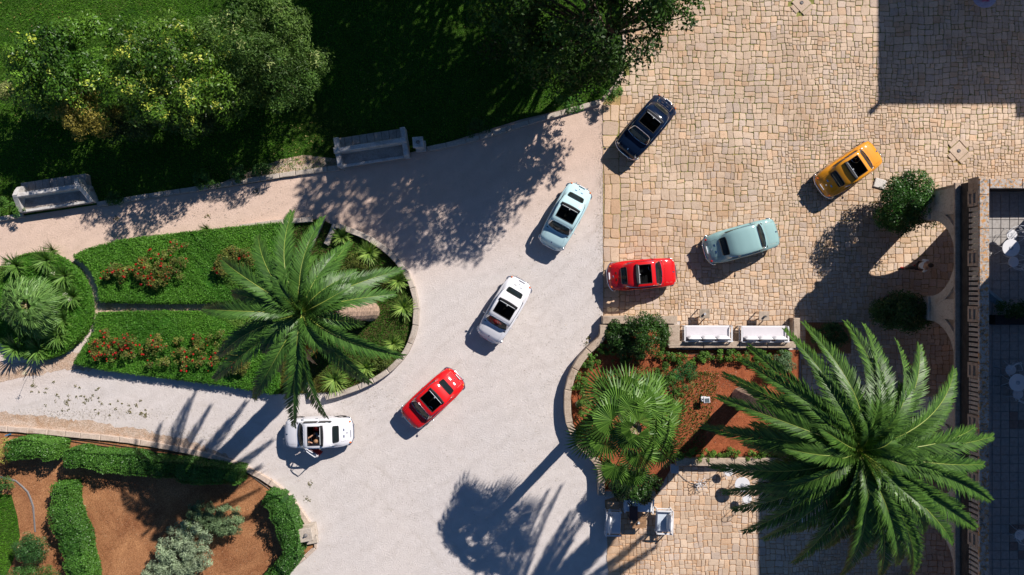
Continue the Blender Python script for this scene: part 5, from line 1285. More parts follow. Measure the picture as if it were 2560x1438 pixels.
# ---------------- roses on the island
def roses(label, spots, seed, nfl, zf=.95):
    rng = np.random.default_rng(seed); root = empty("rose_bush", tuple(at(*spots[0][:2], .3)), 0, label, "rose bush", "rose bushes of the palm island"); base = root.location
    blobs = []
    for (px, py, rx, ry) in spots: blobs += crown_blobs(ct(px, py, .62), (rx, ry, .30), 22, .17, rng)
    P, D, idx = blob_cloud(blobs, len(blobs) * 55, rng); Q = leaf_quads(P, D + np.array([0, 0, .4]), .075, .55, .7, rng)
    tb = rng.uniform(.7, 1.3, len(blobs)); C = mix_cols(len(P), (.05, .10, .015), (.20, .20, .045), rng, P, 1.5) * tb[idx][:, None]
    rd = rng.random(len(P)) < .06; C[rd] = np.array([.22, .07, .03])
    polys("foliage", Q, LEAF, root, C, off=base)
    fl = MB(); me0 = None
    for i in range(nfl):
        b_ = blobs[rng.integers(len(blobs))]; p = (b_[0] + rng.normal(0, .12), b_[1] + rng.normal(0, .12), b_[2] + b_[5] * rng.uniform(.9, 1.4))
        if me0 is None:
            q = rng.normal(0, .024, (22, 3)); q[:, 2] *= .5; me0 = polys("rose", leaf_quads(q, q + np.array([0, 0, .02]), .07, .8, .4, rng), PETAL, root, np.tile([.52, .015, .018], (22, 1)) * rng.uniform(.7, 1.2, (22, 1))); o = me0
        else: o = me0.copy(); COL.objects.link(o); o.parent = root
        o.location = (p[0] - base[0], p[1] - base[1], p[2] - base[2]); s_ = rng.uniform(.35, .85); o.scale = (s_, s_, s_); o.rotation_euler = (0, 0, rng.uniform(0, 6))
    mb = MB()
    for b_ in blobs[::5]: mb.tube([(b_[0] * .9 + base[0] * .1, b_[1] * .9 + base[1] * .1, .2), b_[:3]], .010, 4)
    mb.build("stem", BARK, root, True)
    return root
roses("wide rose bush with red blooms in the upper bed of the island", [(300, 685, .7, .5), (370, 665, .6, .7), (440, 650, .7, .8), (400, 690, .6, .5)], 71, 60)
roses("sparse rose bush between the wide one and the date palm, upper bed", [(560, 660, .5, .55), (620, 650, .55, .5), (585, 640, .3, .4)], 72, 12)
roses("dense rose bush full of red blooms at the left end of the lower bed", [(262, 870, .55, .75), (320, 858, .6, .65)], 73, 62)
roses("long rose bush with scattered pink and red blooms, middle of the lower bed", [(395, 880, .7, .8), (470, 880, .8, .8), (540, 870, .7, .8), (595, 905, .4, .5)], 74, 56)

# agapanthus tufts and other island plants
AG = "strap-leaved tufts along the island kerb"
for i, (px, py, lb, rr) in enumerate([(857, 592, "strap-leaved tuft in the top corner of the island, next to the little channel", .5), (924, 632, "yellowish strap-leaved tuft below the first one, against the upper kerb curve", .58), (996, 702, "strap-leaved tuft beside the upper right frond tip of the date palm", .55), (1010, 768, "strap-leaved tuft at the rightmost point of the island", .62),
                                  (984, 858, "strap-leaved tuft above the lower right frond tip of the date palm", .5), (915, 918, "strap-leaved tuft between two lower right fronds", .58), (838, 948, "big strap-leaved tuft at the foot of the island, left of the hanging fronds", .68)]):
    strap_clump(lb, ct(px, py, .05), rr, 110, 80 + i, (.09, .19, .03), (.27, .38, .08), .026, AG, h=.4)
CG = "strap-leaved tufts round the grey-green fan palm"
for i, (px, py, lb, fl) in enumerate([(45, 665, "dark strap-leaved tuft above the grey-green fan palm", [(.1, .1, .7)]), (120, 650, "strap-leaved tuft at the top of the round bed", []), (165, 690, "strap-leaved tuft at the upper right of the round bed", [(-.1, .1, .7)]), (185, 742, "strap-leaved tuft at the right side of the round bed, with pale flower heads", [(.15, .1, .8), (-.2, .0, .8), (.3, -.1, .8)]),
                                      (160, 800, "strap-leaved tuft right below the pale flower heads", [(-.1, 0, .7)]), (150, 838, "strap-leaved tuft at the lower right of the round bed", []), (100, 872, "strap-leaved tuft at the bottom of the round bed, with a long leaning flower stalk", [(-.05, -.95, .9)]), (45, 868, "strap-leaved tuft at the bottom left of the round bed", [])]):
    strap_clump(lb, ct(px, py, .40), .62, 90, 90 + i, (.05, .13, .02), (.15, .28, .05), .026, CG, flower=fl, h=.42)
for (px, py, rr, sd, lb) in ((135, 625, .5, 101, "spiky weeds at the top edge of the round bed"), (520, 573, .3, 102, "thin weeds on the upper edge of the ground cover")):
    strap_clump(lb, ct(px, py, .05), rr, 60, sd, (.08, .15, .03), (.16, .25, .06), .012, h=.35, name="weed_tuft")
IP = "low bushes of the palm island"
for i, (px, py, rx, lb) in enumerate([(880, 660, .7, "yellow-green low bush under the upper right fronds"), (850, 720, .5, "low bush between the palm crown and its trunk foot"), (950, 690, .55, "bronze-green low bush left of the upper kerb tufts"), (950, 905, .45, "low bush near the lower kerb of the island")]):
    shrub("low_bush", lb, "bush", [(ct(px, py, .3), (rx, rx * .7, .22), 22, .16)], ct(px, py, .05), .06, 60, (.05, .09, .015), (.16, .17, .03), seed=110 + i, stems=3, stemr=.01, group=IP)

# ---------------- hedges of the red soil bed
HG = "clipped hedges of the red soil bed"
hedge("short clipped hedge at the left end, under the long kerb", pxl([(18, 1126), (80, 1122), (138, 1130)], 1.0), .84, 1.1, 121, group=HG)
hedge("long clipped hedge running under the kerb, its right end in the palm's shadow", pxl([(162, 1144), (250, 1153), (330, 1163), (420, 1174), (520, 1187), (596, 1192)], 1.0), .80, 1.1, 122, group=HG)
hedge("upright hedge strip going down from the long hedge, left of the bare soil", pxl([(147, 1215), (148, 1270), (160, 1320), (178, 1370), (192, 1425), (200, 1480)], 1.0), .90, 1.05, 123, group=HG)
hedge("curved hedge beside the lamp pillar, following the kerb", pxl([(662, 1246), (694, 1264), (710, 1300), (720, 1345), (730, 1390), (697, 1430), (672, 1470)], 1.0), .78, 1.1, 124, (.020, .075, .012), (.085, .21, .035), group=HG)
shrub("round_bush", "rounded dark bush beside the small lawn, bottom left", "bush", [(ct(80, 1372, .6), (.66, .62, .5), 90, .2)], ct(80, 1375, 0), .055, 80, (.02, .07, .015), (.05, .12, .03), seed=131, mat=LEAF_GLOSSY)
shrub("round_bush", "bright green bush at the bottom edge, below the dark rounded one", "bush", [(ct(85, 1440, .5), (1.2, .5, .45), 90, .2)], ct(85, 1445, 0), .055, 70, (.03, .10, .015), (.07, .17, .03), seed=132, mat=LEAF_GLOSSY)
shrub("golden_bush", "golden yellow bush cut by the left edge, beside the short hedge", "bush", [(ct(-5, 1130, .7), (.5, .6, .5), 36, .16)], ct(-5, 1130, 0), .07, 80, (.25, .25, .05), (.42, .40, .10), seed=133, aspect=.3)
shrub("corner_plant", "green plant with bare twigs at the left edge, under the short hedge", "plant", [(ct(8, 1208, .4), (.5, .35, .3), 22, .15)], ct(8, 1208, 0), .06, 60, (.04, .10, .02), (.10, .19, .04), seed=134)
GS = dict(aspect=.16, jit=.9)
shrub("silver_shrub", "silvery grey-green shrub in the red soil, at the bottom edge", "shrub", [(ct(470, 1370, .8), (1.25, 1.1, .65), 120, .20), (ct(430, 1430, .7), (1.1, .7, .5), 60, .20)], ct(470, 1385, 0), .15, 75, (.20, .27, .17), (.38, .46, .30), seed=135, stems=10, **GS)
shrub("silver_shrub", "smaller grey-green shrub behind the silvery one, partly in palm shadow", "shrub", [(ct(560, 1300, .6), (.8, .65, .45), 60, .18), (ct(505, 1290, .55), (.7, .6, .4), 40, .18)], ct(555, 1305, 0), .13, 75, (.11, .18, .085), (.23, .32, .16), seed=136, stems=8, **GS)

# ---------------- plants of the raised garden
shrub("dark_bush", "dark glossy bush in the top left part of the courtyard garden", "bush", [(ct(1610, 836, .9), (.95, .85, .7), 80, .26), (ct(1560, 850, .6), (.7, .7, .45), 36, .24)], ct(1612, 840, .16), .085, 90, (.015, .05, .008), (.04, .10, .015), seed=141, mat=LEAF_GLOSSY, group="garden bushes")
shrub("dark_bush", "dark glossy bush hanging over the blue-shaded sofa, below the fan palm", "bush", [(ct(1590, 1215, 1.1), (1.05, .62, .6), 70, .24)], ct(1585, 1205, .16), .10, 90, (.012, .042, .007), (.035, .085, .013), seed=142, mat=LEAF_GLOSSY, group="garden bushes")
PG = "low plantings along the garden walls"
def planting(label, pts, seed, rad, A=(.035, .10, .012), B=(.11, .23, .03)):
    pr_ = random.Random(seed); parts = []
    for (px, py) in pts: parts.append((ct(px + pr_.uniform(-6, 6), py + pr_.uniform(-4, 4), .32), (rad * pr_.uniform(.8, 1.3), rad * pr_.uniform(.55, .9), .16 * pr_.uniform(.7, 1.8)), 9, .13))
    shrub("garden_planting", label, "planting", parts, ct(*pts[len(pts) // 2], .16), .075, 60, A, B, seed=seed, stems=6, stemr=.01, group=PG)
planting("leafy planting along the inner side of the curving wall", [(1548, 828), (1530, 850), (1508, 872), (1485, 893), (1466, 915), (1455, 940), (1450, 962)], 143, .36)
planting("leafy planting under the wall behind the white sofas", [(1655, 885), (1685, 893), (1720, 895), (1752, 897), (1790, 888), (1822, 890), (1858, 893), (1892, 890), (1925, 896), (1960, 892)], 144, .38)
planting("leafy planting above the bottom wall of the garden", [(1706, 1136), (1740, 1138), (1772, 1134), (1806, 1137), (1840, 1132), (1875, 1135), (1910, 1130), (1945, 1135)], 145, .34, (.05, .12, .015), (.14, .25, .035))
shrub("low_bush", "soft bright green mound on the red soil, above the floodlight", "bush", [(ct(1705, 940, .3), (.72, .62, .16), 36, .16)], ct(1705, 940, .16), .05, 120, (.02, .12, .03), (.05, .2, .05), seed=146, stems=3, aspect=.25)
shrub("low_bush", "low green clumps between the fan palm and the bright mound", "bush", [(ct(1655, 940, .35), (.55, .5, .2), 26, .15), (ct(1690, 1000, .3), (.4, .5, .14), 18, .13)], ct(1665, 955, .16), .07, 60, (.03, .09, .012), (.09, .19, .03), seed=152, stems=3)
shrub("low_bush", "dark leafy clumps left of the dark glossy bush, inside the wall corner", "bush", [(ct(1548, 838, .5), (.6, .55, .3), 30, .18), (ct(1560, 890, .4), (.7, .45, .22), 26, .16)], ct(1550, 850, .16), .08, 80, (.02, .065, .008), (.06, .14, .02), seed=153, stems=3)
shrub("low_bush", "grey-green shrub beside the last sofa, under the fronds", "bush", [(ct(1950, 905, .6), (.6, .5, .4), 30, .18)], ct(1950, 908, .16), .07, 80, (.07, .13, .06), (.15, .24, .11), seed=147, stems=3)
shrub("low_bush", "leafy yellow-green plant at the bottom left inside the curving wall", "bush", [(ct(1462, 1000, .5), (.28, .75, .3), 26, .14)], ct(1460, 1000, .16), .06, 70, (.06, .13, .02), (.14, .24, .04), seed=148, stems=3)
shrub("low_bush", "low plants beneath the fan palm along the inside of the wall", "bush", [(ct(1560, 1180, .5), (.9, .35, .3), 40, .16), (ct(1480, 1110, .4), (.5, .5, .25), 26, .16)], ct(1530, 1165, .16), .07, 80, (.04, .10, .015), (.10, .2, .03), seed=149, stems=3)
shrub("low_bush", "shaded plant in the small dark bed right of the sofa row", "bush", [(ct(2070, 840, .5), (.75, .55, .4), 40, .18)], ct(2070, 842, .03), .08, 90, (.03, .08, .015), (.09, .16, .04), seed=150, stems=4)
blade_grass("garden_weeds", pxl([(1640, 920), (1800, 930), (1760, 1120), (1700, 1130), (1560, 1060), (1540, 900)], .16), .16, 330, .09, (.04, .11, .02), (.12, .22, .05), 151, .02, "weeds and litter on the red garden soil")

# ---------------- potted bushes by the piers
def pot_bush(label, px, py, gx, gy, seed, rr, A, B):
    root = empty("potted_bush", (gx, gy, .03), 0, label, "potted plant", "potted bushes in front of the piers")
    mb = MB(); mb.lathe((0, 0, 0), [(.36, 0), (.44, .1), (.56, .5), (.60, .62), (.62, .70), (.55, .70), (.52, .60), (.02, .58)], 28); mb.build("pot", POT, root, smooth=True)
    rng = np.random.default_rng(seed); c = at(px, py, 2.0); blobs = crown_blobs((c.x, c.y, rr[2] + .45), rr, 150, .30, rng, low=-.9)
    P, D, idx = blob_cloud(blobs, len(blobs) * 110, rng); tb = rng.uniform(.7, 1.3, len(blobs))
    polys("foliage", leaf_quads(P, D + np.array([0, 0, .4]), .085, .5, .55, rng), LEAF_GLOSSY, root, mix_cols(len(P), A, B, rng, P) * tb[idx][:, None], off=root.location)
    mb = MB(); mb.tube([(0, 0, .6), (.03, 0, 1.2), (c.x - gx, c.y - gy, 2.1)], [.09, .07, .04], 7)
    for k_ in range(5): a_ = k_ * 1.3; mb.tube([(.03, 0, 1.1), (.5 * math.cos(a_), .4 * math.sin(a_), 1.9)], [.04, .02], 5)
    mb.build("stem", BARK, root)
pot_bush("sunlit dense green bush in a round pot at the corner pier of the loggia", 2283, 505, 16.62, 3.15, 161, (1.38, 1.18, 1.12), (.02, .07, .01), (.05, .135, .02))
pot_bush("shaded bush in a round pot before the second pier of the loggia", 2278, 782, 16.62, -.85, 162, (1.22, .72, .9), (.02, .06, .01), (.045, .10, .02))

# ================================================================== STONE BENCHES, PILLARS
def stone_bench(label, x0, y0, x1, y1, rounded):
    """double-sided long stone bench; (x0,y0)-(x1,y1) is its front edge in photo pixels"""
    a_, b_ = at(x0, y0), at(x1, y1); d_ = (b_ - a_); L = d_.length; ang = math.atan2(d_.y, d_.x)
    root = empty("stone_bench", (a_.x, a_.y, 0), ang, label, "bench", "long stone benches on the lawn edge")
    mb = MB(); mb.box((L / 2, .30, .20), (L, .60, .40), bev=.02); mb.build("seat", BENCH_D, root)
    mb = MB(); mb.box((L / 2, .03, .42), (L - .02, .12, .05), bev=.015); mb.build("seat_edge", BENCH, root)
    mb = MB(); mb.box((L / 2, .66, .45), (L - .1, .20, .90), bev=.03); mb.build("backrest", BENCH, root)
    K = 9
    for k_ in range(K): mb = MB(); w_ = (L - .2) / K; mb.box((.1 + w_ * (k_ + .5), 1.02, .20 + .002 * (k_ % 2)), (w_ - .012, .52, .40), bev=.012); mb.build("rear_slab", BENCH_D, root)
    for e in (0, 1):
        mb = MB(); x = .11 if e == 0 else L - .11
        if rounded:
            prof = [(0.0, .46), (.12, .55), (.3, .66), (.5, .82), (.66, .95), (.85, .90), (1.0, .8), (1.05, .7)]; sg = -1 if e == 0 else 1; vs = []; n_ = len(prof)
            for (y, z) in prof:
                bx = x + sg * (.16 * math.cos(y * 2.4) - .05)
                for (dx, zz) in ((-.10, 0), (-.10, z), (.10, z), (.10, 0)): vs.append((bx + dx, y, zz))
            fs = [(0, 1, 2, 3), (4 * n_ - 1, 4 * n_ - 2, 4 * n_ - 3, 4 * n_ - 4)]
            for i in range(n_ - 1):
                for k_ in range(4): fs.append((i * 4 + k_, i * 4 + (k_ + 1) % 4, i * 4 + 4 + (k_ + 1) % 4, i * 4 + 4 + k_))
            mb.add(vs, fs)
        else: mb.box((x, .30, .36), (.22, .62, .72), bev=.04); mb.box((x, .66, .46), (.24, .24, .94), bev=.04); mb.box((x, 1.02, .34), (.22, .50, .68), bev=.04)
        mb.build("armrest", BENCH, root)
    return root
stone_bench("long stone bench with curved ends, left of the two lawn benches", 72, 533, 243, 508, True)
stone_bench("long stone bench with square ends, next to the square pillar", 853, 423, 1028, 396, False)
def pillar(label, px, py, cap, h_, ang, mat=BENCH, lamp=True):
    p = at(px, py, 0); root = empty("stone_pillar", (p.x, p.y, 0), ang, label, "pillar")
    mb = MB(); mb.box((0, 0, h_ / 2), (cap * .78, cap * .78, h_), bev=.02); mb.build("shaft", mat, root)
    mb = MB(); mb.box((0, 0, h_ + .05), (cap, cap, .12), bev=.02); mb.box((0, 0, .10), (cap, cap, .2), bev=.02); mb.build("cap", mat, root)
    if lamp: mb = MB(); mb.lathe((0, 0, h_ + .11), [(.09, 0), (.09, .02), (.05, .04), (.03, .10), (.035, .12), (.01, .13)], 12); mb.build("finial", HOSE_G, root)
    return root
pillar("square stone pillar at the right end of the square-ended bench", 1053, 368, .46, .95, R(5))
pl_ = pillar("pale square pillar at the corner of the red soil bed's kerb", 778, 1322, .58, .7, R(10), FACADE_P)
mb = MB(); mb.box((0, -.42, .10), (.5, .4, .2), bev=.02); mb.build("plinth", FACADE_P, pl_)
# little lantern beside the pillar
p = at(743, 1350, .7); lt = empty("garden_lantern", (p.x, p.y, 0), 0, "small square lantern on a stake beside the kerb corner pillar", "lantern")
mb = MB(); mb.box((0, 0, .72), (.24, .18, .04), R(30)); mb.box((0, 0, .52), (.20, .15, .03), R(30)); 
for dx, dy in ((-.09, -.06), (.09, -.06), (.09, .06), (-.09, .06)): mb.tube([(dx, dy, .52), (dx, dy, .72)], .012, 4)
mb.build("cage", WHITE, lt); mb = MB(); mb.tube([(0, 0, 0), (0, 0, .52)], .018, 6); mb.build("stake", HOSE_G, lt); mb = MB(); mb.ell((0, 0, .62), (.04, .04, .06)); mb.build("bulb", LENS, lt)

# ================================================================== FURNITURE
def sofa(label, cx, cy, wd, dp, ang, ncush, z0=.035, fab=FABRIC, name="garden_sofa", cat="sofa", group=None, hb=.62, throw=None):
    """white metal frame sofa: back towards local -y"""
    root = empty(name, (cx, cy, z0), ang, label, cat, group); hw, hd_ = wd / 2, dp / 2; t = .045
    mb = MB()
    for sx_ in (-1, 1):
        for sy_ in (-1, 1): mb.box((sx_ * (hw - t / 2), sy_ * (hd_ - t / 2), .28 if sy_ > 0 else .33), (t, t, .56 if sy_ > 0 else .66))
        mb.box((sx_ * (hw - t / 2), 0, .545), (t + .02, dp - t * 2 - .004, .035)); mb.box((sx_ * (hw - t / 2), 0, .22), (t, dp - 2 * t - .004, .04))
    mb.box((0, -hd_ + t / 2, .645), (wd - 2 * t - .004, t, .035)); mb.box((0, hd_ - t / 2, .24), (wd - 2 * t - .004, t, .05)); mb.box((0, -hd_ + t / 2, .24), (wd - 2 * t - .004, t, .05))
    mb.build("frame", WHITE, root)
    n_ = int(wd / .12)
    for i in range(1, n_): mb = MB(); mb.box((-hw + wd * i / n_, -hd_ + t / 2, .445), (.022, .022, .34)); mb.build("slat", WHITE, root)
    mb = MB(); mb.box((.0, .03, .34), (wd - .16, dp - .10, .15), bev=.035); mb.build("seat_cushion", fab, root)
    for i in range(ncush):
        cw = (wd - .22) / ncush; x = -hw + .11 + cw * (i + .5); vs = []; fs = []; nn = 8
        for a_ in range(nn + 1):
            for b_ in range(nn + 1):
                u, v = a_ / nn * 2 - 1, b_ / nn * 2 - 1; th = .095 * ((1 - u ** 4) * (1 - v ** 4)) ** .5
                vs.append((x + u * cw * .48 * (1 - .07 * (1 - v * v)), -hd_ + .17 + th - .03 * v, .60 + v * .19))
                vs.append((x + u * cw * .48 * (1 - .07 * (1 - v * v)), -hd_ + .17 - th - .03 * v, .60 + v * .19))
        for a_ in range(nn):
            for b_ in range(nn):
                q = lambda i_, j_, s_: (i_ * (nn + 1) + j_) * 2 + s_
                fs.append((q(a_, b_, 0), q(a_ + 1, b_, 0), q(a_ + 1, b_ + 1, 0), q(a_, b_ + 1, 0))); fs.append((q(a_, b_, 1), q(a_, b_ + 1, 1), q(a_ + 1, b_ + 1, 1), q(a_ + 1, b_, 1)))
        mb = MB(); mb.add(vs, fs); mb.build("back_cushion", CUSH, root, smooth=True)
    return root
p = at(1768, 835, .4); sofa("white garden sofa with three back cushions, left of the pair by the wall", p.x, p.y + .02, 2.10, .70, 0, 3, group="white sofas along the garden wall")
p = at(1909, 836, .4); sofa("white garden sofa touched by a palm frond, right of the pair by the wall", p.x, p.y + .02, 2.08, .70, 0, 3, group="white sofas along the garden wall")
BS = "white garden seats round the wooden table"
p = at(1533, 1307, .4); sl_ = sofa("garden seat in the shade left of the wooden table, with a pale crumpled napkin", p.x, p.y, 1.06, .70, R(-92), 1, group=BS, fab=SHADE_BLUE_FAB)
p = at(1596, 1262, .4); sofa("shaded garden sofa half hidden under the dark bush, above the wooden table", p.x, p.y, 1.28, .66, R(178), 0, group=BS, fab=SHADE_BLUE_FAB)
p = at(1660, 1303, .4); sofa("garden seat half in sunlight, right of the wooden table", p.x, p.y, 1.04, .70, R(88), 1, group=BS, fab=SHADE_BLUE_FAB)
p = at(1527, 1305, .75); mb = MB(); 
for k_ in range(5): mb.ell((p.x + [.0, .06, .1, .02, -.04][k_], p.y + [.28, .12, -.02, -.16, -.3][k_] + .12, .47), (.07, .09, .035), 8, 5)
o = mb.build("napkin", CUSH, None, smooth=True); tag(o, "crumpled pale napkin on the shaded seat left of the wooden table", "napkin")
def low_table(label, px, py, wd, dp, ang, mat, h_=.42, slats=False, group=None):
    p = at(px, py, h_); root = empty("coffee_table", (p.x, p.y, .035), ang, label, "table", group)
    if slats:
        n_ = 7
        for i in range(n_): mb = MB(); mb.box((0, -dp / 2 + dp * (i + .5) / n_, h_), (wd, dp / n_ - .008, .03), bev=.004); mb.build("slat", mat, root)
        mb = MB(); mb.box((0, 0, h_ - .035), (wd * .9, .05, .03)); mb.build("rail", mat, root)
    else: mb = MB(); mb.box((0, 0, h_), (wd, dp, .035), bev=.008); mb.build("table_top", mat, root)
    for sx_ in (-1, 1):
        for sy_ in (-1, 1): mb = MB(); mb.box((sx_ * (wd / 2 - .04), sy_ * (dp / 2 - .04), h_ / 2 - .03), (.035, .035, h_ - .05)); mb.build("leg", mat if slats else WOOD, root)
    return root
CT = "low square tables in front of the sofas"
low_table("brown square table in front of the left white sofa", 1761, 784, .44, .42, 0, SLATE, group=CT); low_table("tan square table in front of the right white sofa", 1909, 790, .44, .40, 0, plain("tan_table_top", (.40, .32, .25), .6, 0, .2, 7), group=CT)
for (px, py, lb) in ((1761, 785, "tiny white candle holder on the brown square table"), (1912, 791, "tiny dark candle holder on the tan square table"), (1596, 1306, "small round ashtray on the wooden table")):
    p = at(px, py, .48); mb = MB(); mb.lathe((p.x, p.y, .495), [(.045, 0), (.05, .05), (.05, .09), (.035, .09), (.02, .05)], 12); o = mb.build("candle_holder" if px != 1596 else "ashtray", WHITE if px == 1761 else HOSE_G if px == 1912 else LENS, None, smooth=True); tag(o, lb, "candle holder" if px != 1596 else "ashtray")
low_table("slatted wooden table between the shaded and the sunlit garden seats", 1598, 1306, .62, .50, R(0), WOOD, .44, True)
p = at(1583, 1282, .4); mb = MB(); mb.box((p.x, p.y, .40), (.34, .60, .03), bev=.01); o = mb.build("top", TROUSER, None)
bt = empty("side_table", (p.x, p.y, .035), 0, "dark side table between the wooden table and the blue-shaded sofa", "table"); mb = MB(); mb.box((0, 0, .46), (.36, .62, .03), bev=.01); mb.build("table_top", plain("dark_wood", (.07, .025, .02), .5, 0, .2), bt)
for sx_ in (-1, 1):
    for sy_ in (-1, 1): mb = MB(); mb.box((sx_ * .14, sy_ * .27, .22), (.03, .03, .44)); mb.build("leg", BARK, bt)
bpy.data.objects.remove(o)

def round_table(label, px, py, z0, r_, h_, mat=WHITE, group=None):
    p = at(px, py, z0 + h_); root = empty("round_table", (p.x, p.y, z0), 0, label, "table", group)
    mb = MB(); mb.lathe((0, 0, h_ - .03), [(r_ * .98, 0), (r_, .01), (r_, .025), (r_ * .98, .03)], 32); mb.build("table_top", mat, root, smooth=False)
    for k_ in range(3):
        a_ = k_ * 2.094; mb = MB(); c, s_ = math.cos(a_), math.sin(a_); mb.tube([(c * r_ * .5, s_ * r_ * .5, h_ - .03), (c * .08, s_ * .08, h_ * .6), (c * .07, s_ * .07, h_ * .4), (c * r_ * .75, s_ * r_ * .75, .0)], .012, 6); mb.build("leg", mat, root)
    mb = MB(); mb.lathe((0, 0, h_), [(.07, 0), (.075, .015), (.05, .02)], 14); mb.build("ashtray_ring", GREYBOX, root)
    return root
def iron_chair(label, px, py, z0, ang, group=None, mat=WHITE):
    p = at(px, py, z0 + .45); root = empty("iron_chair", (p.x, p.y, z0), ang, label, "chair", group)
    mb = MB(); mb.lathe((0, 0, .43), [(.19, 0), (.20, .01), (.20, .02), (.19, .025)], 24); st = mb.build("seat", mat, root)
    for k_ in range(4):
        a_ = math.pi / 4 + k_ * math.pi / 2; c, s_ = math.cos(a_), math.sin(a_); mb = MB(); mb.tube([(c * .17, s_ * .17, .43), (c * .20, s_ * .20, .22), (c * .30, s_ * .30, 0)], .010, 5); mb.build("leg", mat, root)
    mb = MB(); arc = [(-.20 - .10 * math.sin(t), .24 * math.cos(t), .86 + .05 * math.sin(t)) for t in np.linspace(-.3, math.pi + .3, 15)]
    mb.tube([(-.15, .16, .44)] + arc[:1][::1] + arc + [(-.15, -.16, .44)], .011, 5)
    for sg in (-1, 1):                       # scrolls of the back
        sp_ = [(-.24 - .03 * k_ / 12, sg * (.09 + .07 * math.cos(k_ * .55) * (1 - k_ / 18)), .68 + .09 * math.sin(k_ * .55) * (1 - k_ / 18)) for k_ in range(13)]; mb.tube(sp_, .008, 5)
        mb.tube([(-.18, sg * .05, .44), (-.24, sg * .03, .62), (-.29, sg * .02, .88)], .008, 5)
    mb.build("backrest", mat, root)
    for sg in (-1, 1): mb = MB(); mb.tube([(-.25, sg * .23, .70), (-.05, sg * .29, .68), (.14, sg * .26, .66), (.15, sg * .18, .44)], .010, 5); mb.build("arm", mat, root)
    return root
TZ = 4.15
TG, TCG = "white round tables on the roof terrace", "white iron chairs on the roof terrace"
round_table("white round table on the terrace, the topmost one", 2528, 620, TZ, .33, .72, group=TG)
iron_chair("white iron chair with scroll back above the topmost terrace table", 2530, 588, TZ, R(217), TCG); iron_chair("white iron chair with scroll back below the topmost terrace table", 2534, 655, TZ, R(148), TCG)
round_table("white round table on the terrace, the middle one", 2545, 957, TZ, .33, .72, group=TG)
iron_chair("white iron chair above the middle terrace table", 2527, 925, TZ, R(-60), TCG); iron_chair("white iron chair below the middle terrace table", 2545, 985, TZ, R(85), TCG)
iron_chair("white iron chair on the terrace near the bottom right corner", 2550, 1338, TZ, R(-30), TCG)
p = at(2500, 745, 4.6); cl = empty("garden_umbrella", (p.x, p.y, TZ), R(-40), "folded grey-blue cloth lying on the terrace by the parapet", "cloth")
mb = MB(); mb.add([(-.5, -.18, .02), (.5, -.10, .02), (.55, .2, .02), (-.4, .2, .02), (-.45, 0, .22), (.5, .05, .14)], [(0, 1, 5, 4), (1, 2, 5), (2, 3, 4, 5), (3, 0, 4), (3, 2, 1, 0)]); mb.build("cloth", BLUECLOTH, cl); cl.name = "folded_cloth"
shrub("terrace_plant", "green planter bush on the terrace, at the right edge", "plant", [(ct(2530, 772, 4.6), (.75, .32, .3), 40, .14)], (at(2530, 775, TZ).x, at(2530, 775, TZ).y, TZ), .06, 60, (.02, .06, .01), (.05, .11, .02), seed=171, stems=3)
p = at(2530, 800, 4.4); mb = MB(); mb.box((p.x, p.y, TZ + .2), (1.5, .36, .4), bev=.02); o = mb.build("planter_box", TROUSER, None); tag(o, "long dark planter box on the terrace, at the right edge", "planter")
IG = "white iron tables and chairs under the huge palm"
round_table("white round table at the left edge of the huge palm's crown, in the sun", 1856, 1212, .035, .33, .72, group=IG)
round_table("white round table hidden behind the fronds, further right than the sunlit one", 1968, 1180, .035, .35, .72, group=IG)
iron_chair("white iron chair between the sunlit round table and the garden wall", 1822, 1180, .035, R(-60), IG); iron_chair("white iron chair below the sunlit round table", 1868, 1248, .035, R(100), IG)
iron_chair("blue-shaded iron chair seen through the fronds, bottom right of the tables", 2002, 1300, .035, R(60), IG)
# white iron star lamp with its cable
p = at(1750, 1210, .2); sr = empty("iron_flower_lamp", (p.x, p.y, .035), 0, "white flower-shaped wire lamp on the paving, on a long cable", "lamp")
for k_ in range(8):
    a_ = k_ * math.pi / 4 + .2; c, s_ = math.cos(a_), math.sin(a_); L = .34 if k_ % 2 else .26; mb = MB()
    mb.tube([(c * L * t - s_ * .07 * math.sin(math.pi * t) * sg, s_ * L * t + c * .07 * math.sin(math.pi * t) * sg, .08 + .22 * math.sin(t * 2.4)) for sg in (1,) for t in np.linspace(0, 1, 7)] + [(c * L * t + s_ * .07 * math.sin(math.pi * t), s_ * L * t - c * .07 * math.sin(math.pi * t), .08 + .22 * math.sin(t * 2.4)) for t in np.linspace(1, 0, 7)], .009, 5); mb.build("petal", WHITE, sr)
mb = MB(); mb.ell((0, 0, .12), (.07, .07, .10)); mb.build("bulb_holder", WHITE, sr)
mb = MB(); mb.tube([at(1742, 1211, .06), at(1725, 1207, .06), at(1710, 1197, .06), at(1696, 1183, .06), at(1688, 1178, .06)], .012, 5); o = mb.build("cable", HOSE_G, None); tag(o, "grey cable curving from the grey slab to the wire lamp", "cable")
p = at(1683, 1168); mb = MB(); mb.box((p.x, p.y, .16), (.36, .40, .26), bev=.01); o = mb.build("meter_box", GREYBOX, None); tag(o, "grey box at the end of the bottom garden wall, beside the fan palm", "box")
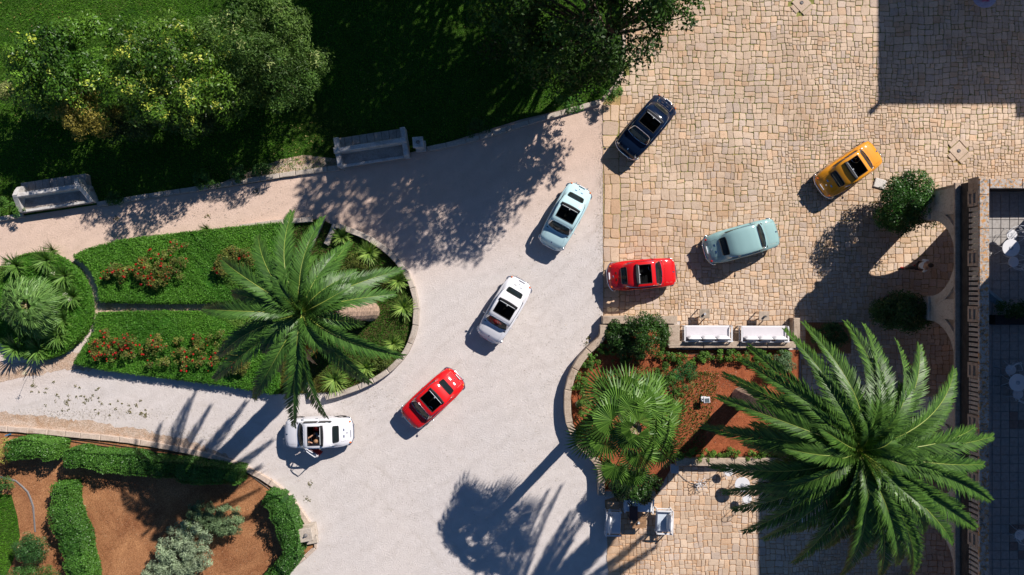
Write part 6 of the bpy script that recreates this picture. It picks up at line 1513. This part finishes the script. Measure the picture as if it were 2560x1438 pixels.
# floodlight
p = at(1763, 998, .3); fl_ = empty("floodlight", (p.x, p.y, .16), R(0), "square floodlight standing on the red garden soil", "floodlight")
mb = MB(); mb.box((.0, 0, .36), (.28, .26, .09), R(4), bev=.015); mb.build("housing", WHITE, fl_); mb = MB(); mb.box((.01, -.01, .412), (.19, .17, .01), R(4)); mb.build("lens", plain("lamp_glass", (.10, .13, .15), .1), fl_)
mb = MB(); mb.tube([(-.16, .0, .34), (-.20, .04, .20), (-.12, .05, .02)], .016, 6); mb.box((-.05, .0, .04), (.22, .22, .08)); mb.tube([(-.1, 0, .05), (-.02, 0, .32)], .02, 6); mb.build("bracket", WHITE, fl_)
p = at(1447, 1010, .3); mb = MB(); mb.ell((p.x, p.y, .28), (.17, .15, .12), 9, 6, Matrix.Rotation(.5, 3, 'Z')); o = mb.build("white_rock", FACADE_P, None); tag(o, "pale rock against the inner side of the curving wall", "rock")
# manhole slabs
for (px, py, lb) in ((2003, 8, "diamond-set square stone cover with a ring at the top edge of the courtyard"), (2395, 378, "diamond-set square stone cover with a ring near the loggia corner")):
    p = at(px, py); root = empty("drain_cover", (p.x, p.y, .01), R(42), lb, "drain cover")
    mb = MB(); mb.box((0, 0, .018), (.62, .62, .05), bev=.01); mb.build("slab", PAVER, root, tint=(.54, .42, .32)); mb = MB(); mb.tube([(.07 * math.cos(a), .07 * math.sin(a), .05) for a in np.linspace(0, 6.283, 15)[:-1]], .014, 5, True); mb.ell((0, 0, .045), (.05, .05, .012)); mb.build("ring", HOSE_G, root)
    for (dx, dy, sx_, sy_) in ((0, -.42, .60, .18), (-.42, .0, .18, .4), (.44, .1, .20, .5), (.1, .44, .5, .2)): mb = MB(); mb.box((dx, dy, .02), (sx_, sy_, .045), bev=.015); mb.build("edge_stone", PAVER, root, tint=(.53, .41, .31))
p = at(2198, 460); mb = MB(); mb.box((0, 0, .06), (.52, .42, .08), R(-16), bev=.02); o = mb.build("loose_slab", stone("white_slab", (.62, .58, .54), (.5, .45, .4), 3, .35), None); o.location = (p.x, p.y, 0); tag(o, "loose whitish stone slab on the paving beside the mustard car", "stone slab")
# table cut by the top edge
round_table("glass-topped round table with pink flowers, cut by the top edge", 2462, -12, .035, .55, .72, mat=plain("tinted_top", (.34, .32, .42), .15, 0, .2))
p = at(2468, -6, .85); P = RNG.normal(0, .09, (90, 3)) * np.array([1, 1, .5]) + np.array([p.x, p.y, .84]); o = polys("flower_bunch", leaf_quads(P, np.tile([0, 0, 1.], (90, 1)), .07, .7, .5, RNG), PETAL, None, np.tile([.45, .08, .25], (90, 1))); tag(o, "bunch of pink flowers on the table at the top edge", "flowers")
# hoses
HS = "black irrigation hoses in the red soil bed"
for i, (pts, lb) in enumerate((([(28, 1088), (120, 1092), (220, 1102), (330, 1118), (430, 1130), (510, 1145), (580, 1162), (640, 1190), (690, 1228), (730, 1270), (750, 1305)], "long black hose following the inside of the curved kerb"), ([(140, 1096), (240, 1112), (330, 1124), (420, 1134)], "second black hose crossing the first near the long hedge"), ([(612, 1178), (645, 1200), (675, 1222)], "short black hose ending at the curved hedge"))):
    mb = MB(); mb.tube([Vector((q.x, q.y, .06)) for q in smooth_line(pxl(pts), .2)], .016, 5); o = mb.build("hose", HOSE, None); tag(o, lb, "hose", HS)
p = at(28, 1085); mb = MB(); mb.tube([(p.x, p.y, .0), (p.x, p.y, .25)], .03, 8); mb.box((p.x, p.y, .27), (.12, .05, .05), R(20)); o = mb.build("blue_tap", BLUEP, None); tag(o, "blue plastic tap at the left end of the long hose", "tap")
# leaf litter, pebbles, weeds on the drive
def litter(name, label, pts, A, B, size, seed, mat=GRASS):
    rng = np.random.default_rng(seed); P = []
    for (px, py, sx_, sy_, n_) in pts: P.append(np.stack([(rng.normal(px, sx_, n_) - 1280) / 56, (719 - rng.normal(py, sy_, n_)) / 56, rng.uniform(.012, .03, n_) + (.06 if 'lawn' in name else .15 if 'soil_l' in name else .02 if 'fallen' in name else 0)], 1))
    P = np.concatenate(P); tag(polys(name, leaf_quads(P, np.tile([0, 0, 1.], (len(P), 1)), size, .6, .35, rng), mat, None, mix_cols(len(P), A, B, rng)), label, kind="stuff")
tufts = []
r2 = random.Random(5)
for _ in range(46): x_ = r2.gauss(200, 70); tufts.append((x_, 985 + (x_ - 100) * .12 + r2.gauss(0, 14), 1.8, 1.8, 9))
for x_, y_ in ((325, 1028), (355, 1033), (365, 1038), (85, 963), (775, 1210), (770, 1248), (292, 548), (520, 542), (1470, 845), (1466, 858), (640, 480)): tufts.append((x_, y_, 3.5, 3.5, 26))
litter("leaf_litter", "small dry tufts and leaves lying on the drive", tufts, (.10, .11, .03), (.20, .16, .06), .055, 181)
litter("pebbles", "scattered small pebbles along the drive edges", [(300, 1095, 180, 14, 900), (700, 520, 260, 40, 900), (1350, 800, 90, 240, 1300), (1150, 1250, 200, 120, 900), (300, 540, 180, 30, 600), (1507, 520, 9, 180, 1500), (950, 1000, 90, 30, 400), (420, 1120, 120, 14, 600), (200, 1035, 180, 10, 1200), (450, 1085, 90, 12, 600)], (.24, .19, .15), (.52, .47, .44), .035, 182, PETAL)
litter("fallen_leaves", "dry leaves and dust on the red soil", [(350, 1300, 130, 70, 1800), (620, 1370, 90, 50, 900), (300, 1230, 150, 20, 700), (120, 1180, 80, 12, 300), (650, 1215, 40, 25, 300)], (.20, .10, .05), (.56, .40, .26), .03, 183, PETAL)
litter("lawn_litter", "dry leaves scattered over the lawn", [(120, 60, 120, 40, 160), (60, 330, 50, 60, 90), (760, 350, 60, 40, 160), (640, 430, 50, 14, 120), (1000, 200, 200, 80, 120)], (.25, .18, .05), (.42, .34, .12), .06, 185, PETAL)
litter("soil_litter", "dry litter on the garden soil", [(1780, 960, 60, 60, 1100), (1560, 900, 60, 40, 500)], (.24, .09, .04), (.46, .30, .2), .04, 184, PETAL)
